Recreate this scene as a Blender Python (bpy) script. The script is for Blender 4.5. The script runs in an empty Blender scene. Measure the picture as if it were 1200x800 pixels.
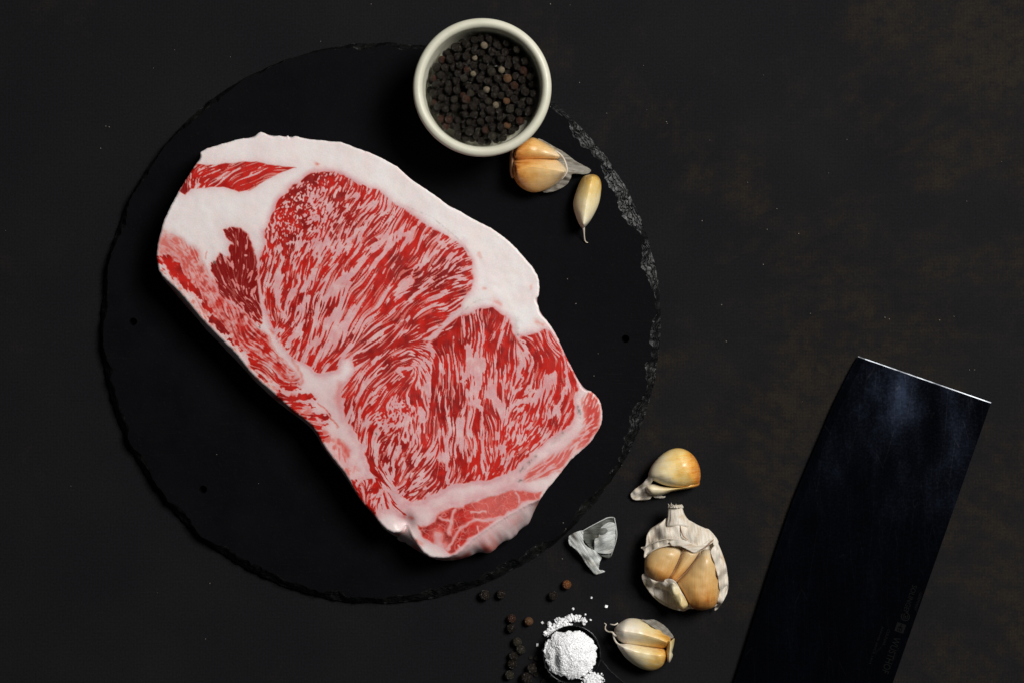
import bpy, bmesh, math, random
import numpy as np
from mathutils import Vector, Matrix, noise as mnoise
from mathutils.geometry import delaunay_2d_cdt

random.seed(11)
SC = bpy.context.scene
COL = SC.collection
PX = 0.457e-3          # metres on the table per photo unit
CAM_H = 1.2

# ---------------------------------------------------------------- camera, world, lamp, exposure
cam_d = bpy.data.cameras.new('camera'); cam = bpy.data.objects.new('camera', cam_d); COL.objects.link(cam)
cam.location = (0, 0, CAM_H); cam.rotation_euler = (0, 0, 0)
cam_d.sensor_fit = 'HORIZONTAL'; cam_d.sensor_width = 36; cam_d.lens = 36*CAM_H/(1200*PX)
cam_d.clip_start = .01; cam_d.clip_end = 20
SC.camera = cam
W = bpy.data.worlds.new('World'); SC.world = W; W.use_nodes = True
W.node_tree.nodes['Background'].inputs[0].default_value = (.92, .96, 1, 1)
W.node_tree.nodes['Background'].inputs[1].default_value = .03
KEY_AZ, KEY_EL, KEY_D = math.radians(36), math.radians(54), 2.3
key_d = bpy.data.lights.new('softbox', 'AREA'); key_d.shape = 'RECTANGLE'; key_d.size = .8; key_d.size_y = .8
key_d.energy = 62; key_d.color = (1, .98, .955)
key = bpy.data.objects.new('softbox', key_d); COL.objects.link(key)
kv = Vector((math.cos(KEY_AZ)*math.cos(KEY_EL), math.sin(KEY_AZ)*math.cos(KEY_EL), math.sin(KEY_EL)))
key.location = kv*KEY_D; key.rotation_euler = kv.to_track_quat('Z', 'Y').to_euler()
SC.view_settings.view_transform = 'Standard'; SC.view_settings.look = 'None'
SC.view_settings.exposure = 0; SC.view_settings.gamma = 1; SC.view_settings.use_curve_mapping = False
SC.cycles.max_bounces = 8; SC.cycles.diffuse_bounces = 6; SC.cycles.use_denoising = True

# ---------------------------------------------------------------- helpers
def P(x, y, z=0.):
    k = PX*(CAM_H-z)/CAM_H
    return Vector(((x-600)*k, (400-y)*k, z))

def put(name, me, mat=None, parent=None):
    o = bpy.data.objects.new(name, me); COL.objects.link(o)
    if mat and not me.materials: me.materials.append(mat)
    if parent: o.parent = parent
    return o

def mesh(verts, faces, smooth=True):
    me = bpy.data.meshes.new('m'); me.from_pydata([tuple(v) for v in verts], [], faces); me.update()
    if smooth: me.polygons.foreach_set('use_smooth', [True]*len(me.polygons))
    return me

def tag(o, label=None, cat=None, group=None, kind=None):
    for k, v in (('label', label), ('category', cat), ('group', group), ('kind', kind)):
        if v: o[k] = v
    return o

def thing(name, label, cat, loc=(0, 0, 0), group=None):
    o = bpy.data.objects.new(name, None); COL.objects.link(o); o.location = loc; o.empty_display_size = .01
    return tag(o, label, cat, group)

def rebase(root):
    """children were built in world space: keep them there under a root that stands at the thing's base"""
    inv = Matrix.Translation(-root.location)
    for c in root.children:
        c.data.transform(inv)
        for g in c.children: g.data.transform(inv)

def spline(pts, n, closed=True):
    p = np.array(pts, float); m = len(p)
    idx = np.arange(m) if closed else np.arange(m-1)
    g = (lambda i: p[i % m]) if closed else (lambda i: p[np.clip(i, 0, m-1)])
    t = np.linspace(0, 1, 12, endpoint=False)[:, None]; out = []
    for i in idx:
        a, b, c, d = g(i-1), g(i), g(i+1), g(i+2)
        out.append(.5*(2*b+(c-a)*t+(2*a-5*b+4*c-d)*t*t+(3*b-a-3*c+d)*t**3))
    q = np.concatenate(out+([] if closed else [p[-1:]]))
    qq = np.concatenate([q, q[:1]]) if closed else q
    L = np.concatenate([[0], np.cumsum(np.hypot(*(np.diff(qq[:, :2], axis=0).T)))])
    s = np.linspace(0, L[-1], n, endpoint=not closed)
    return np.stack([np.interp(s, L, qq[:, k]) for k in range(qq.shape[1])], 1)

def fattr(me, name, vals):
    a = me.attributes.new(name, 'FLOAT', 'POINT'); a.data.foreach_set('value', np.asarray(vals, np.float32))

class NT:
    """small node-tree writer"""
    def __init__(s, name):
        s.m = bpy.data.materials.new(name); s.m.use_nodes = True; s.t = s.m.node_tree; s.t.nodes.clear()
        s.out = s.n('ShaderNodeOutputMaterial'); s.b = s.n('ShaderNodeBsdfPrincipled'); s.l(s.b.outputs[0], s.out.inputs[0])
    def n(s, t, **kw):
        x = s.t.nodes.new(t)
        for k, v in kw.items(): setattr(x, k, v)
        return x
    def l(s, a, b): s.t.links.new(a, b)
    def setin(s, sock, v):
        if hasattr(v, 'links') or isinstance(v, bpy.types.NodeSocket): s.l(v, sock)
        else: sock.default_value = v
    def p(s, **kw):
        for k, v in kw.items(): s.setin(s.b.inputs[k.replace('_', ' ')], v)
    def obj(s): return s.n('ShaderNodeTexCoord').outputs['Object']
    def pos(s): return s.n('ShaderNodeNewGeometry').outputs['Position']
    def mapv(s, v, scale, rot=(0, 0, 0), loc=(0, 0, 0)):
        x = s.n('ShaderNodeMapping'); s.l(v, x.inputs[0]); x.inputs['Scale'].default_value = scale; x.inputs['Rotation'].default_value = rot; x.inputs['Location'].default_value = loc; return x.outputs[0]
    def noise(s, v, scale, detail=3, rough=.55, dist=0):
        x = s.n('ShaderNodeTexNoise'); s.l(v, x.inputs['Vector']); x.inputs['Scale'].default_value = scale; x.inputs['Detail'].default_value = detail; x.inputs['Roughness'].default_value = rough; x.inputs['Distortion'].default_value = dist; return x.outputs[0]
    def voro(s, v, scale, feature='F1', out='Distance', rnd=1):
        x = s.n('ShaderNodeTexVoronoi', feature=feature); s.l(v, x.inputs['Vector']); x.inputs['Scale'].default_value = scale; x.inputs['Randomness'].default_value = rnd; return x.outputs[out]
    def rng(s, v, a, b, c=0, d=1):
        x = s.n('ShaderNodeMapRange'); s.setin(x.inputs[0], v); x.inputs[1].default_value = a; x.inputs[2].default_value = b; x.inputs[3].default_value = c; x.inputs[4].default_value = d; return x.outputs[0]
    def ramp(s, v, stops):
        x = s.n('ShaderNodeValToRGB'); s.setin(x.inputs[0], v); e = x.color_ramp.elements
        while len(e) < len(stops): e.new(.5)
        for el, (p, c) in zip(e, stops): el.position = p; el.color = (*c, 1)
        return x.outputs[0]
    def mix(s, f, a, b, mode='MIX'):
        x = s.n('ShaderNodeMix', data_type='RGBA', blend_type=mode); s.setin(x.inputs[0], f)
        for i, c in ((6, a), (7, b)): s.setin(x.inputs[i], (*c, 1) if isinstance(c, tuple) and len(c) == 3 else c)
        return x.outputs[2]
    def math(s, op, a, b=0., clamp=False):
        x = s.n('ShaderNodeMath', operation=op, use_clamp=clamp); s.setin(x.inputs[0], a); s.setin(x.inputs[1], b); return x.outputs[0]
    def attr(s, name, out='Fac'): return s.n('ShaderNodeAttribute', attribute_name=name).outputs[out]
    def bump(s, h, strength=.3, dist=.001, normal=None):
        x = s.n('ShaderNodeBump'); s.l(h, x.inputs['Height']); x.inputs['Strength'].default_value = strength; x.inputs['Distance'].default_value = dist
        if normal is not None: s.l(normal, x.inputs['Normal'])
        return x.outputs[0]
    def sep(s, v):
        x = s.n('ShaderNodeSeparateXYZ'); s.l(v, x.inputs[0]); return x.outputs
    def comb(s, x, y, z):
        c = s.n('ShaderNodeCombineXYZ')
        for i, v in enumerate((x, y, z)): s.setin(c.inputs[i], v)
        return c.outputs[0]
# ---------------------------------------------------------------- steak: traced layout of the cut face (photo units)
CUT = [(235,179),(238,177),(242.5,174),(251,172),(260,169),(266,167.6),(272.5,165.6),(279,164),(284,162.5),(290,162.3),(297.5,161),(301,158),(305,155),(310,156),(315,159),
 (319,159.6),(327,159.6),(335,160.6),(337,158.5),(340.6,162),(344,160.2),(347.5,160),(354,162),(362.5,163.5),(371,164.4),(380,164.8),(387.5,166.4),(393,166.4),(400,167),(409,170.4),
 (419,174.4),(427,177),(435,180),(443,183.6),(450,187),(458,191.5),(465.6,196),(474,203.5),(481,210),(490,216),(501,223.4),(513,231.6),(525,241),(533,245),(541.6,249.6),
 (549,254),(560,260),(572.5,266),(585,274),(596,283),(606,292.5),(615,303),(622,311),(629,321.5),(631.6,331),(632,339),(630.6,347.5),(627.5,351),(629,354.5),(630.5,358),(632.5,366),
 (640,375),(647.5,385),(653,395),(657.5,405),(662.5,416),(669,429),(676,442.5),(685,456),(692.5,458),(700,465),(704,473),(705.6,483),(705,494),(701,503),(693,516),
 (681,527.5),(669,538),(659,551),(650,562),(642,571.5),(634,583),(629,587),(620,591),(610,597),(600,602.5),(590,608),(582,613.5),(574,619),(564,626),(555,632),(546,640.5),(538,647),
 (531,650.5),(525,652.5),(516,653),(506,652),(500,649),(495,645),(487.5,635),(481,624),(477.5,616.5),(474,616),(469,622),(461,623),(452.5,619),(444,610),(436,599),(425,587.5),(417,575),
 (410,563),(403,552),(392.5,539),(380,522),(372.5,507.5),(365,497.5),(355,489),(346,482.5),(336,474),(325,464),(312,452.5),(300,442.5),(290,431),(280,418.5),(270,407.5),(258,396),(245,382.5),
 (237,374),(230,366),(221,355),(211,343),(202,334.5),(194,327),(187.5,319),(184.5,308),(184,298),(185.6,284),(191,262.5),(196,250),(204,235),(210,224),(220,207.5),(230,192.5),(235,186)]
SHELL = CUT[:CUT.index((634,583))+1] + [(630.6,592),(629,602.5),(622.5,611),(610,621),(602.5,628),(594,633),(586,637.5),(580,644),(571,650),(562.5,653),(552.5,651.5),(541,655),(530,656.5),
 (520,656.5),(508,655),(498,650),(489,645),(480,640),(472,635),(462,628.5),(450,620),(443,611),(435,600),(424,588.5),(416,576),(408.5,564.5),(401,553),(390.5,540.5),(378,523.5),(370.5,509),(363,499.5),(353,491.5),
 (343,485),(333,477),(321,467),(308,455),(296,444),(284,430),(272,417),(260,404.5),(251,396),(242.5,387.5),(235,378),(227.5,369),(219,360),(211,350.5),(203,341),(195,332),(189,325),(185,315)] + CUT[CUT.index((184.5,308)):]
STRIP = [(231,193),(242.5,194),(257.5,192.5),(272.5,191),(286,190),(302.5,190.6),(317.5,193),(332,194.5),(347.5,196.5),(337.5,199),(325,204),(307.5,214),(292.5,222.5),(280,225),(270,223),(261,220),(250,219),(239,220.6),(231,221.5),(222.5,221.5),(216,228),(210,225),(219,207.5)]
EYE = [(377.5,202.5),(389,203),(400,205),(412.5,210),(431,222),(442.5,225),(455,230),(466,241),(482.5,251),(500,263),(516,272.5),(530,281),(542.5,290),(550,305),(554,322),(552.5,337.5),(545,350),(540,363),(527.5,371),(517.5,380),
 (505,390),(493,398),(505,398),(513,394),(518,385),(536,376),(546,367.5),(561,362.5),(576,362),(591,370.5),(599,380),(601,389),(607,401),(610,393),(620,389.5),(631,390),(641,386),(650,395),(658,410),(664,424),(670,437),(676,447),(676.5,456),(674,470),(671,485),(668,496),
 (659,503),(642.5,516),(629,526),(619,536),(607.5,545),(592.5,557.5),(575,562.5),(565,562.5),(547.5,565),(535,564),(526,570),(512.5,576),(495,584.5),(485,585.6),(471,582),(460,577),(468,594),(477,604),(471,605),(461,594),(452,580),(456,597),(449,597),(443,590),(437,603),(428,588),(420,574),(424,562),
 (432,560),(442,557),(432.5,549),(430,536),(427.5,522.5),(421,517),(412.5,500),(403,490),(402,474),(401,455),(408,446),(415,432),(412,417),(399,421),(396,432.5),(381,439),(370,436),(365,429),(352,421),(338,415),(326,398),(316.5,378),(308,352),(304,337),(302.5,317.5),(304,305),(309,292.5),(309,271),(314,257.5),(322.5,242.5),(330,231),(347.5,216),(360,207.5),(370,203)]
DARK = [(263,269),(271,267.6),(280,267.5),(289,274),(294,285),(298,294),(300,312.5),(302.5,327.5),(303,350),(305,361),(307.5,377),(304,380),(293,372),(274,357),(262,349),(252,332),(248,310),(253,306),(255,297),(260,299),(270,305),(264,291),(266,287.5),(270,286),(264,275)]
MOTTLE = [(186,283),(190,269),(200,271),(210,276),(221,284),(232,294),(240,309),(247,324),(256,341),(264,351),(277,361),(295,376),(305,386),(317,403),(330,419),(345,436),(353,448),(335,443),(320,432),(306,425),(290,412),(270,394),(252,372),(240,352),(228,334),(212,313),(197,299),(185,297)]
LOWER = [(489,614),(500,615),(508,611),(512.5,602.5),(525,598),(541,592),(551,586),(561,584),(577.5,581),(600,575),(617.5,575),(637.5,574),(633,582.5),(622,586.5),(611,590.5),(604,596),(586,605.5),(578,611),(571,616.5),(560,624),(549,630),(542.5,637.5),(534,645),(527.5,648),(520,641),(512,637),(506,634),(497,627),(490,620)]
FLAP = [(612,563),(620,551),(629,543),(640,536),(653,531),(664,521),(676,510),(682,500),(684,488),(682,474),(684,461),(693,459),(700,466),(704,476),(704.5,492),(698,507),(684,522),(668,536),(657,550),(642,558),(628,561)]
# rim muscle: centre line with half widths
RIM = [[(186,302,7),(196,308,9),(206,318,9),(218,331,8.5),(230,343,6),(233,347,4)],[(237,351,4),(241,358,5.5),(244,365,4)],[(248,372,4),(256,382,5.5),(266,391,3)],[(270,399,3.2),(275,402,3.2)],[(280,408,2),(285,410,2)],
 [(292,417,3),(300,426,7),(310,436,8.5),(322,444,7),(336,446,3),(346,447,2.2)],[(328,451,3),(338,452,3.4),(352,451,2.4)],[(327,459,3),(333,463,5),(341,470,6.5),(347,477,6)],[(341,466,4),(354,463,4),(367,464,2.5)],[(347,475,3),(367,474,1.6)],
 [(357,486,3),(368,488,3.6),(384,487,3)],[(364,493,4),(376,499,3.4),(382,499,2.5)],[(374,506,3),(380,514,3.4)],[(412,561,1.8),(419,576,3.4),(428,589,3),(434,599,2)]]
# x, y, fibre angle, streak length class 0..3, lean density, streak width class 0..1
CTRL = [(375,215,60,0,1.0,.6),(350,235,60,0,.7,.6),(335,260,70,0,.3,.5),(360,255,45,0,.25,.4),(395,225,55,1,.95,.6),(415,230,60,1,.5,.5),(440,240,52,2,.3,.5),(455,235,50,2,.2,.4),(315,300,70,1,.1,.4),(308,325,72,2,.1,.4),
 (335,320,70,1,.4,.6),(345,345,65,2,.2,.6),(380,285,60,1,.3,.4),(400,290,55,1,.2,.5),(420,300,55,2,.1,.6),(400,330,55,3,.1,.7),(430,330,52,3,.1,.8),(460,300,48,3,-.2,.8),(480,280,50,3,-.4,.8),(500,300,45,3,-.1,.7),(520,300,40,2,-.1,.5),(540,305,20,1,.2,.3),
 (540,335,15,1,.3,.4),(500,330,40,2,.1,.7),(470,340,50,3,.0,.8),(440,360,55,3,.7,.7),(420,380,58,3,.4,.6),(400,370,60,3,.4,.7),(380,400,58,3,.3,.7),(360,400,60,2,.0,.7),(340,400,45,1,-.1,.5),(370,425,60,2,.4,.5),(470,370,40,2,.3,.6),(500,365,36,2,.4,.6),
 (520,375,25,2,.4,.5),(490,385,33,2,.8,.4),(460,400,40,3,.6,.4),(440,400,42,3,.5,.5),(420,430,42,3,.4,.4),(415,455,50,3,.5,.6),(450,430,42,2,.9,.4),(475,420,30,2,.6,.3),(488,415,-25,1,.4,.2),(496,425,-55,1,.3,.3),(502,440,-72,2,.3,.4),(476,450,60,1,1.0,.3),
 (460,450,48,2,.5,.5),(440,470,60,2,.4,.6),(412,480,78,2,.5,.5),(425,505,82,2,.2,.5),(450,490,70,0,-.2,.4),(470,480,80,0,-.1,.4),(480,500,85,1,.0,.4),(488,465,-75,1,.5,.4),(510,440,92,3,.5,.6),(525,430,92,3,.4,.5),(540,430,93,3,.1,.5),(520,480,90,3,.7,.5),(540,480,90,3,.3,.7),
 (560,490,87,3,.5,.8),(575,480,92,3,.0,.6),(560,390,88,3,.1,.7),(545,385,90,3,.3,.6),(585,390,72,3,.4,.7),(600,410,75,3,.5,.6),(595,440,85,2,.3,.5),(585,455,90,1,-.1,.6),(610,450,78,1,.1,.5),(620,400,-58,3,1.2,.6),(640,410,-70,3,.6,.5),(652,400,-66,3,.2,.4),
 (632,440,85,2,.4,.6),(658,450,82,3,.4,.6),(668,435,-70,2,.2,.6),(615,480,75,1,.3,.4),(640,490,70,1,.5,.4),(660,485,62,2,.5,.4),(600,510,75,1,.4,.5),(570,520,88,2,.5,.5),(545,530,82,2,.6,.5),(520,540,76,2,.3,.5),(500,540,65,2,.4,.6),(480,560,50,1,.2,.3),
 (460,540,75,1,-.1,.6),(445,548,-62,2,.4,.5),(435,530,88,2,.3,.6),(438,575,65,1,.3,.4),(450,570,-50,2,.3,.4),(470,592,-55,2,.3,.4),(620,525,58,1,.8,.4),(590,545,65,1,.5,.4),(550,555,65,1,.7,.4),(475,578,30,1,.1,.2),
 (280,208,33,3,1.6,.4),(300,206,32,3,1.8,.4),(320,198,22,2,1.8,.3),(338,197,8,2,2.2,.3),(245,200,35,2,1.3,.4),(225,212,60,1,1.5,.4),(216,222,72,1,1.2,.4),(258,212,36,2,1.1,.4),(275,195,25,2,1.4,.3),
 (282,280,85,2,1.8,.3),(268,278,-60,1,1.7,.4),(285,320,-85,1,2.0,.3),(260,318,-65,2,2.0,.3),(270,340,-55,1,1.9,.3),(300,345,-80,1,1.9,.3),(290,360,-60,1,1.6,.2),(290,300,-85,1,1.9,.3),
 (200,305,-45,1,1.7,.4),(230,343,-50,1,1.5,.4),(262,388,-50,1,1.5,.4),(310,436,-30,2,1.1,.4),(340,462,10,2,1.0,.5),(365,487,-5,2,1.0,.4),(420,578,-60,2,.9,.4),
 (210,285,-50,1,.1,.1),(240,320,-55,1,.1,.1),(290,385,-42,1,.4,.1),(325,420,-42,1,.2,.1),
 (560,600,20,1,1.0,.1),(600,584,-25,1,.6,.2),(545,620,40,1,1.2,.2),(500,622,-35,1,1.2,.3),(635,550,30,2,.3,.3),(660,530,40,2,.3,.3),(694,475,75,1,.6,.2),(690,500,40,1,.4,.3)]
FATLINES = [(4.4,[(375,286),(371,300),(370,315),(367,327)]),(6.5,[(402,331),(388,343),(379,352),(369,364)]),(3.2,[(360,348),(350,362)]),(4.2,[(351,384),(347,392),(339,402)]),(2.5,[(370,372),(352,381)]),(3,[(327.5,308),(326,337)]),
 (3.2,[(324,335),(325,361),(331,373)]),(2.4,[(425,268),(410,280),(400,292),(386,311)]),(4.2,[(438,289),(420,310),(401,328)]),(2.2,[(316,268),(321,262)]),(2.4,[(392,230),(391,240),(384,248)]),(2,[(363,238),(365,229),(384,222)]),(2.2,[(335,287),(352,283),(372,281)]),
 (3,[(434,290),(455,279),(470,268)]),(3,[(474,275),(452,293),(437,313)]),(4.5,[(484,268),(478,276)]),(2.6,[(500,275),(488,284)]),(3.2,[(512,294),(495,311)]),(2,[(462,309),(449,320)]),(3,[(522,290),(515,283)]),
 (4.2,[(472,328),(466,350),(457,366)]),(3.2,[(490,314),(481,327),(473,340)]),(2.6,[(508,332),(487,344),(481,352)]),(2,[(517,355),(500,363),(470,377)]),(3.2,[(463,379),(447,391)]),(1.3,[(508,380),(468,391)]),(2.2,[(523,340),(509,348)]),
 (2.6,[(440,332),(425,350),(410,369),(399,386),(388,400),(374,417)]),(2.4,[(412,330),(404,348),(394,366),(386,383)]),(2.4,[(394,386),(381,405),(371,423)]),(3.4,[(373,394),(364,406)]),(6.5,[(409,406),(406,418),(398,440),(385,462)]),(3,[(424,359),(420,364)]),
 (2,[(348,333),(341,350)]),(2,[(418,450),(412,470),(411,490)]),(2.2,[(432,440),(424,452),(416,470)]),
 (2.2,[(503,398),(507.5,411),(505,441),(501.5,459),(503,470)]),(2.6,[(515,427),(520,438)]),(1.2,[(526,414),(527.5,441)]),(1.6,[(530,453),(529,470),(522,488)]),(5,[(549,407),(550,425),(546,438)]),(5,[(563,424),(560,450),(549,462)]),(4.2,[(560,468),(563,478)]),(1.5,[(564.5,481),(564,498)]),(3.2,[(576,454),(575,466)]),
 (4,[(443,418),(438,423)]),(1.6,[(437,443),(452,430)]),(3.6,[(452,456),(437,471)]),(3,[(471,440),(466,433)]),(3,[(486,429),(480,433)]),
 (4.6,[(612,398),(615,410),(613,424),(606,440)]),(5,[(576,449),(576,464),(589,475)]),(8,[(645,441),(636,456),(628,466),(612,472)]),(3.4,[(646,470),(652,480)]),(3.2,[(666,451),(661,460)]),(1.2,[(589,433),(588,460)]),(2,[(594,445),(593,452)]),
 (2.2,[(564,490),(565,515),(566,540),(570,561)]),(1.4,[(522,490),(523,508)]),(2.6,[(522.5,531),(524,550),(525,566)]),(1.6,[(539,500),(538,523)]),(3,[(580,504),(581,510)]),(2.6,[(577,525),(575,530)]),(2.5,[(590,520),(590,542)]),(3.6,[(614,513),(609,520)]),(2.5,[(623,496),(620,505)]),(3,[(553,533),(549,538)]),(2,[(600,530),(597,537)]),
 (3.6,[(442,496),(441,521),(441,546)]),(4.2,[(452,503),(461,500)]),(3,[(466,524),(462,546),(459,560)]),(2.6,[(490,536),(487,545)]),(2.4,[(496,550),(493,556)]),(2.8,[(450,548),(455,543)]),(2.4,[(451,568),(445,580),(448,592)]),(4.2,[(462,575),(470,590),(478,600)]),(2.8,[(492,503),(489,516)]),
 (3,[(228,221),(233,213),(247,204),(256,199)]),(2.8,[(264,208),(273,201),(281,198)]),(1.6,[(252,211),(262,206)]),(1.6,[(292,204),(306,197)]),(1.2,[(276,219),(290,209)]),
 (1.8,[(272,272),(276,285),(277,297)]),(1.6,[(284,300),(288,298)]),(1.7,[(271,328),(276,334),(284,337),(288,345)]),(1.4,[(292,352),(297,341)]),(1,[(293,330),(295,318)]),(1.4,[(264,303),(271,312)]),(1,[(257,322),(266,338)]),
 (3.4,[(344,459),(354,458)]),(3,[(352,480),(368,480)]),(1.6,[(342,449),(356,448)])]
LEANLINES = [(3,[(500,266),(487.5,282.5),(471,298),(455,313),(440,332)]),(2.5,[(486,261),(471,279),(456,300),(441,318)]),(2.5,[(510,285),(492,296),(470,313),(459,321)]),(3,[(482,254),(471,261),(459,275)]),(2,[(510,300),(500,311)]),(2,[(525,304),(507,313)]),(2.5,[(448,295),(438,300),(430,310),(415,326)]),(1.6,[(511,274),(503,277)]),
 (2.5,[(482,315),(469,322)]),(5.5,[(471,310),(453,329),(433,345)]),(3.2,[(467,334),(457.5,352),(449,364)]),(3,[(500,331),(484,339),(476,350)]),(3.4,[(516,316),(505,323)]),(2.8,[(499,314),(488,324)]),(3.2,[(527,330),(510,338),(494,352),(467,372)]),(4,[(542,343),(518,353)]),(4,[(536,358),(530,361)]),(4,[(517,363),(495,371),(473,382)]),(4,[(527,370),(493,386),(474,397)]),
 (1.6,[(547.5,370),(545,402)]),(2,[(555,369),(554,408)]),(2.2,[(562,366),(560,413)]),(.9,[(567,363),(566,408)]),(3.2,[(579,365),(575,385),(571,405)]),(4,[(537,378),(537,408)]),(3,[(511,396),(516,425)]),(2,[(522,386),(525,411)]),(3,[(588,372),(581,398),(576,412)]),(3.2,[(596,382),(586,410),(581,430)]),
 (3.5,[(510,424),(507.5,450),(505,475),(504,502)]),(3,[(516,450),(517,500)]),(2.5,[(522,441),(525,488)]),(2.2,[(530,400),(530,425),(534,462),(532,500)]),(3.5,[(539,449),(539,488)]),(2.5,[(536,400),(539,442)]),(2.5,[(542,412),(549,453),(555,429)]),(2.5,[(551,477),(546,490)]),(4,[(557,483),(556,502)]),(2.6,[(570,428),(567,462),(569,498)]),
 (3.6,[(616,400),(626,416),(633,434)]),(3.2,[(627,398),(630,437),(627,452)]),(3,[(639,410),(644,436)]),(3,[(656,422),(655,456),(651,478)]),(2,[(662,441),(657,471)]),(3,[(676,454),(662,472),(656,480)]),(3,[(672,467),(667,492)]),(3,[(615,436),(611,466)]),(3,[(584,450),(585,461)]),(3,[(668,432),(673,443)]),
 (3,[(438,500),(434,520),(431,536),(437,548),(446,560),(441,575)]),(2.4,[(449,508),(447,540)]),(2.6,[(472,522),(476,533)]),(3,[(467,545),(472,560)]),(5.5,[(476,446),(473,458)]),(4,[(333,400),(345,380)]),(3.4,[(338,414),(351,402)]),(3.4,[(335,385),(343,365),(355,345)]),(2.6,[(356,386),(362,369)]),
 (2.4,[(373,300),(366,315)]),(3,[(384,305),(392,292)]),(3,[(405,316),(422,298)]),(3.4,[(332,343),(338,330),(345,320)]),(2,[(322,312),(319,330)]),(2.4,[(470,584),(478,596),(483,607)])]

def smooth(a, b, x):
    t = np.clip((x-a)/(b-a), 0, 1); return t*t*(3-2*t)

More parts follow.
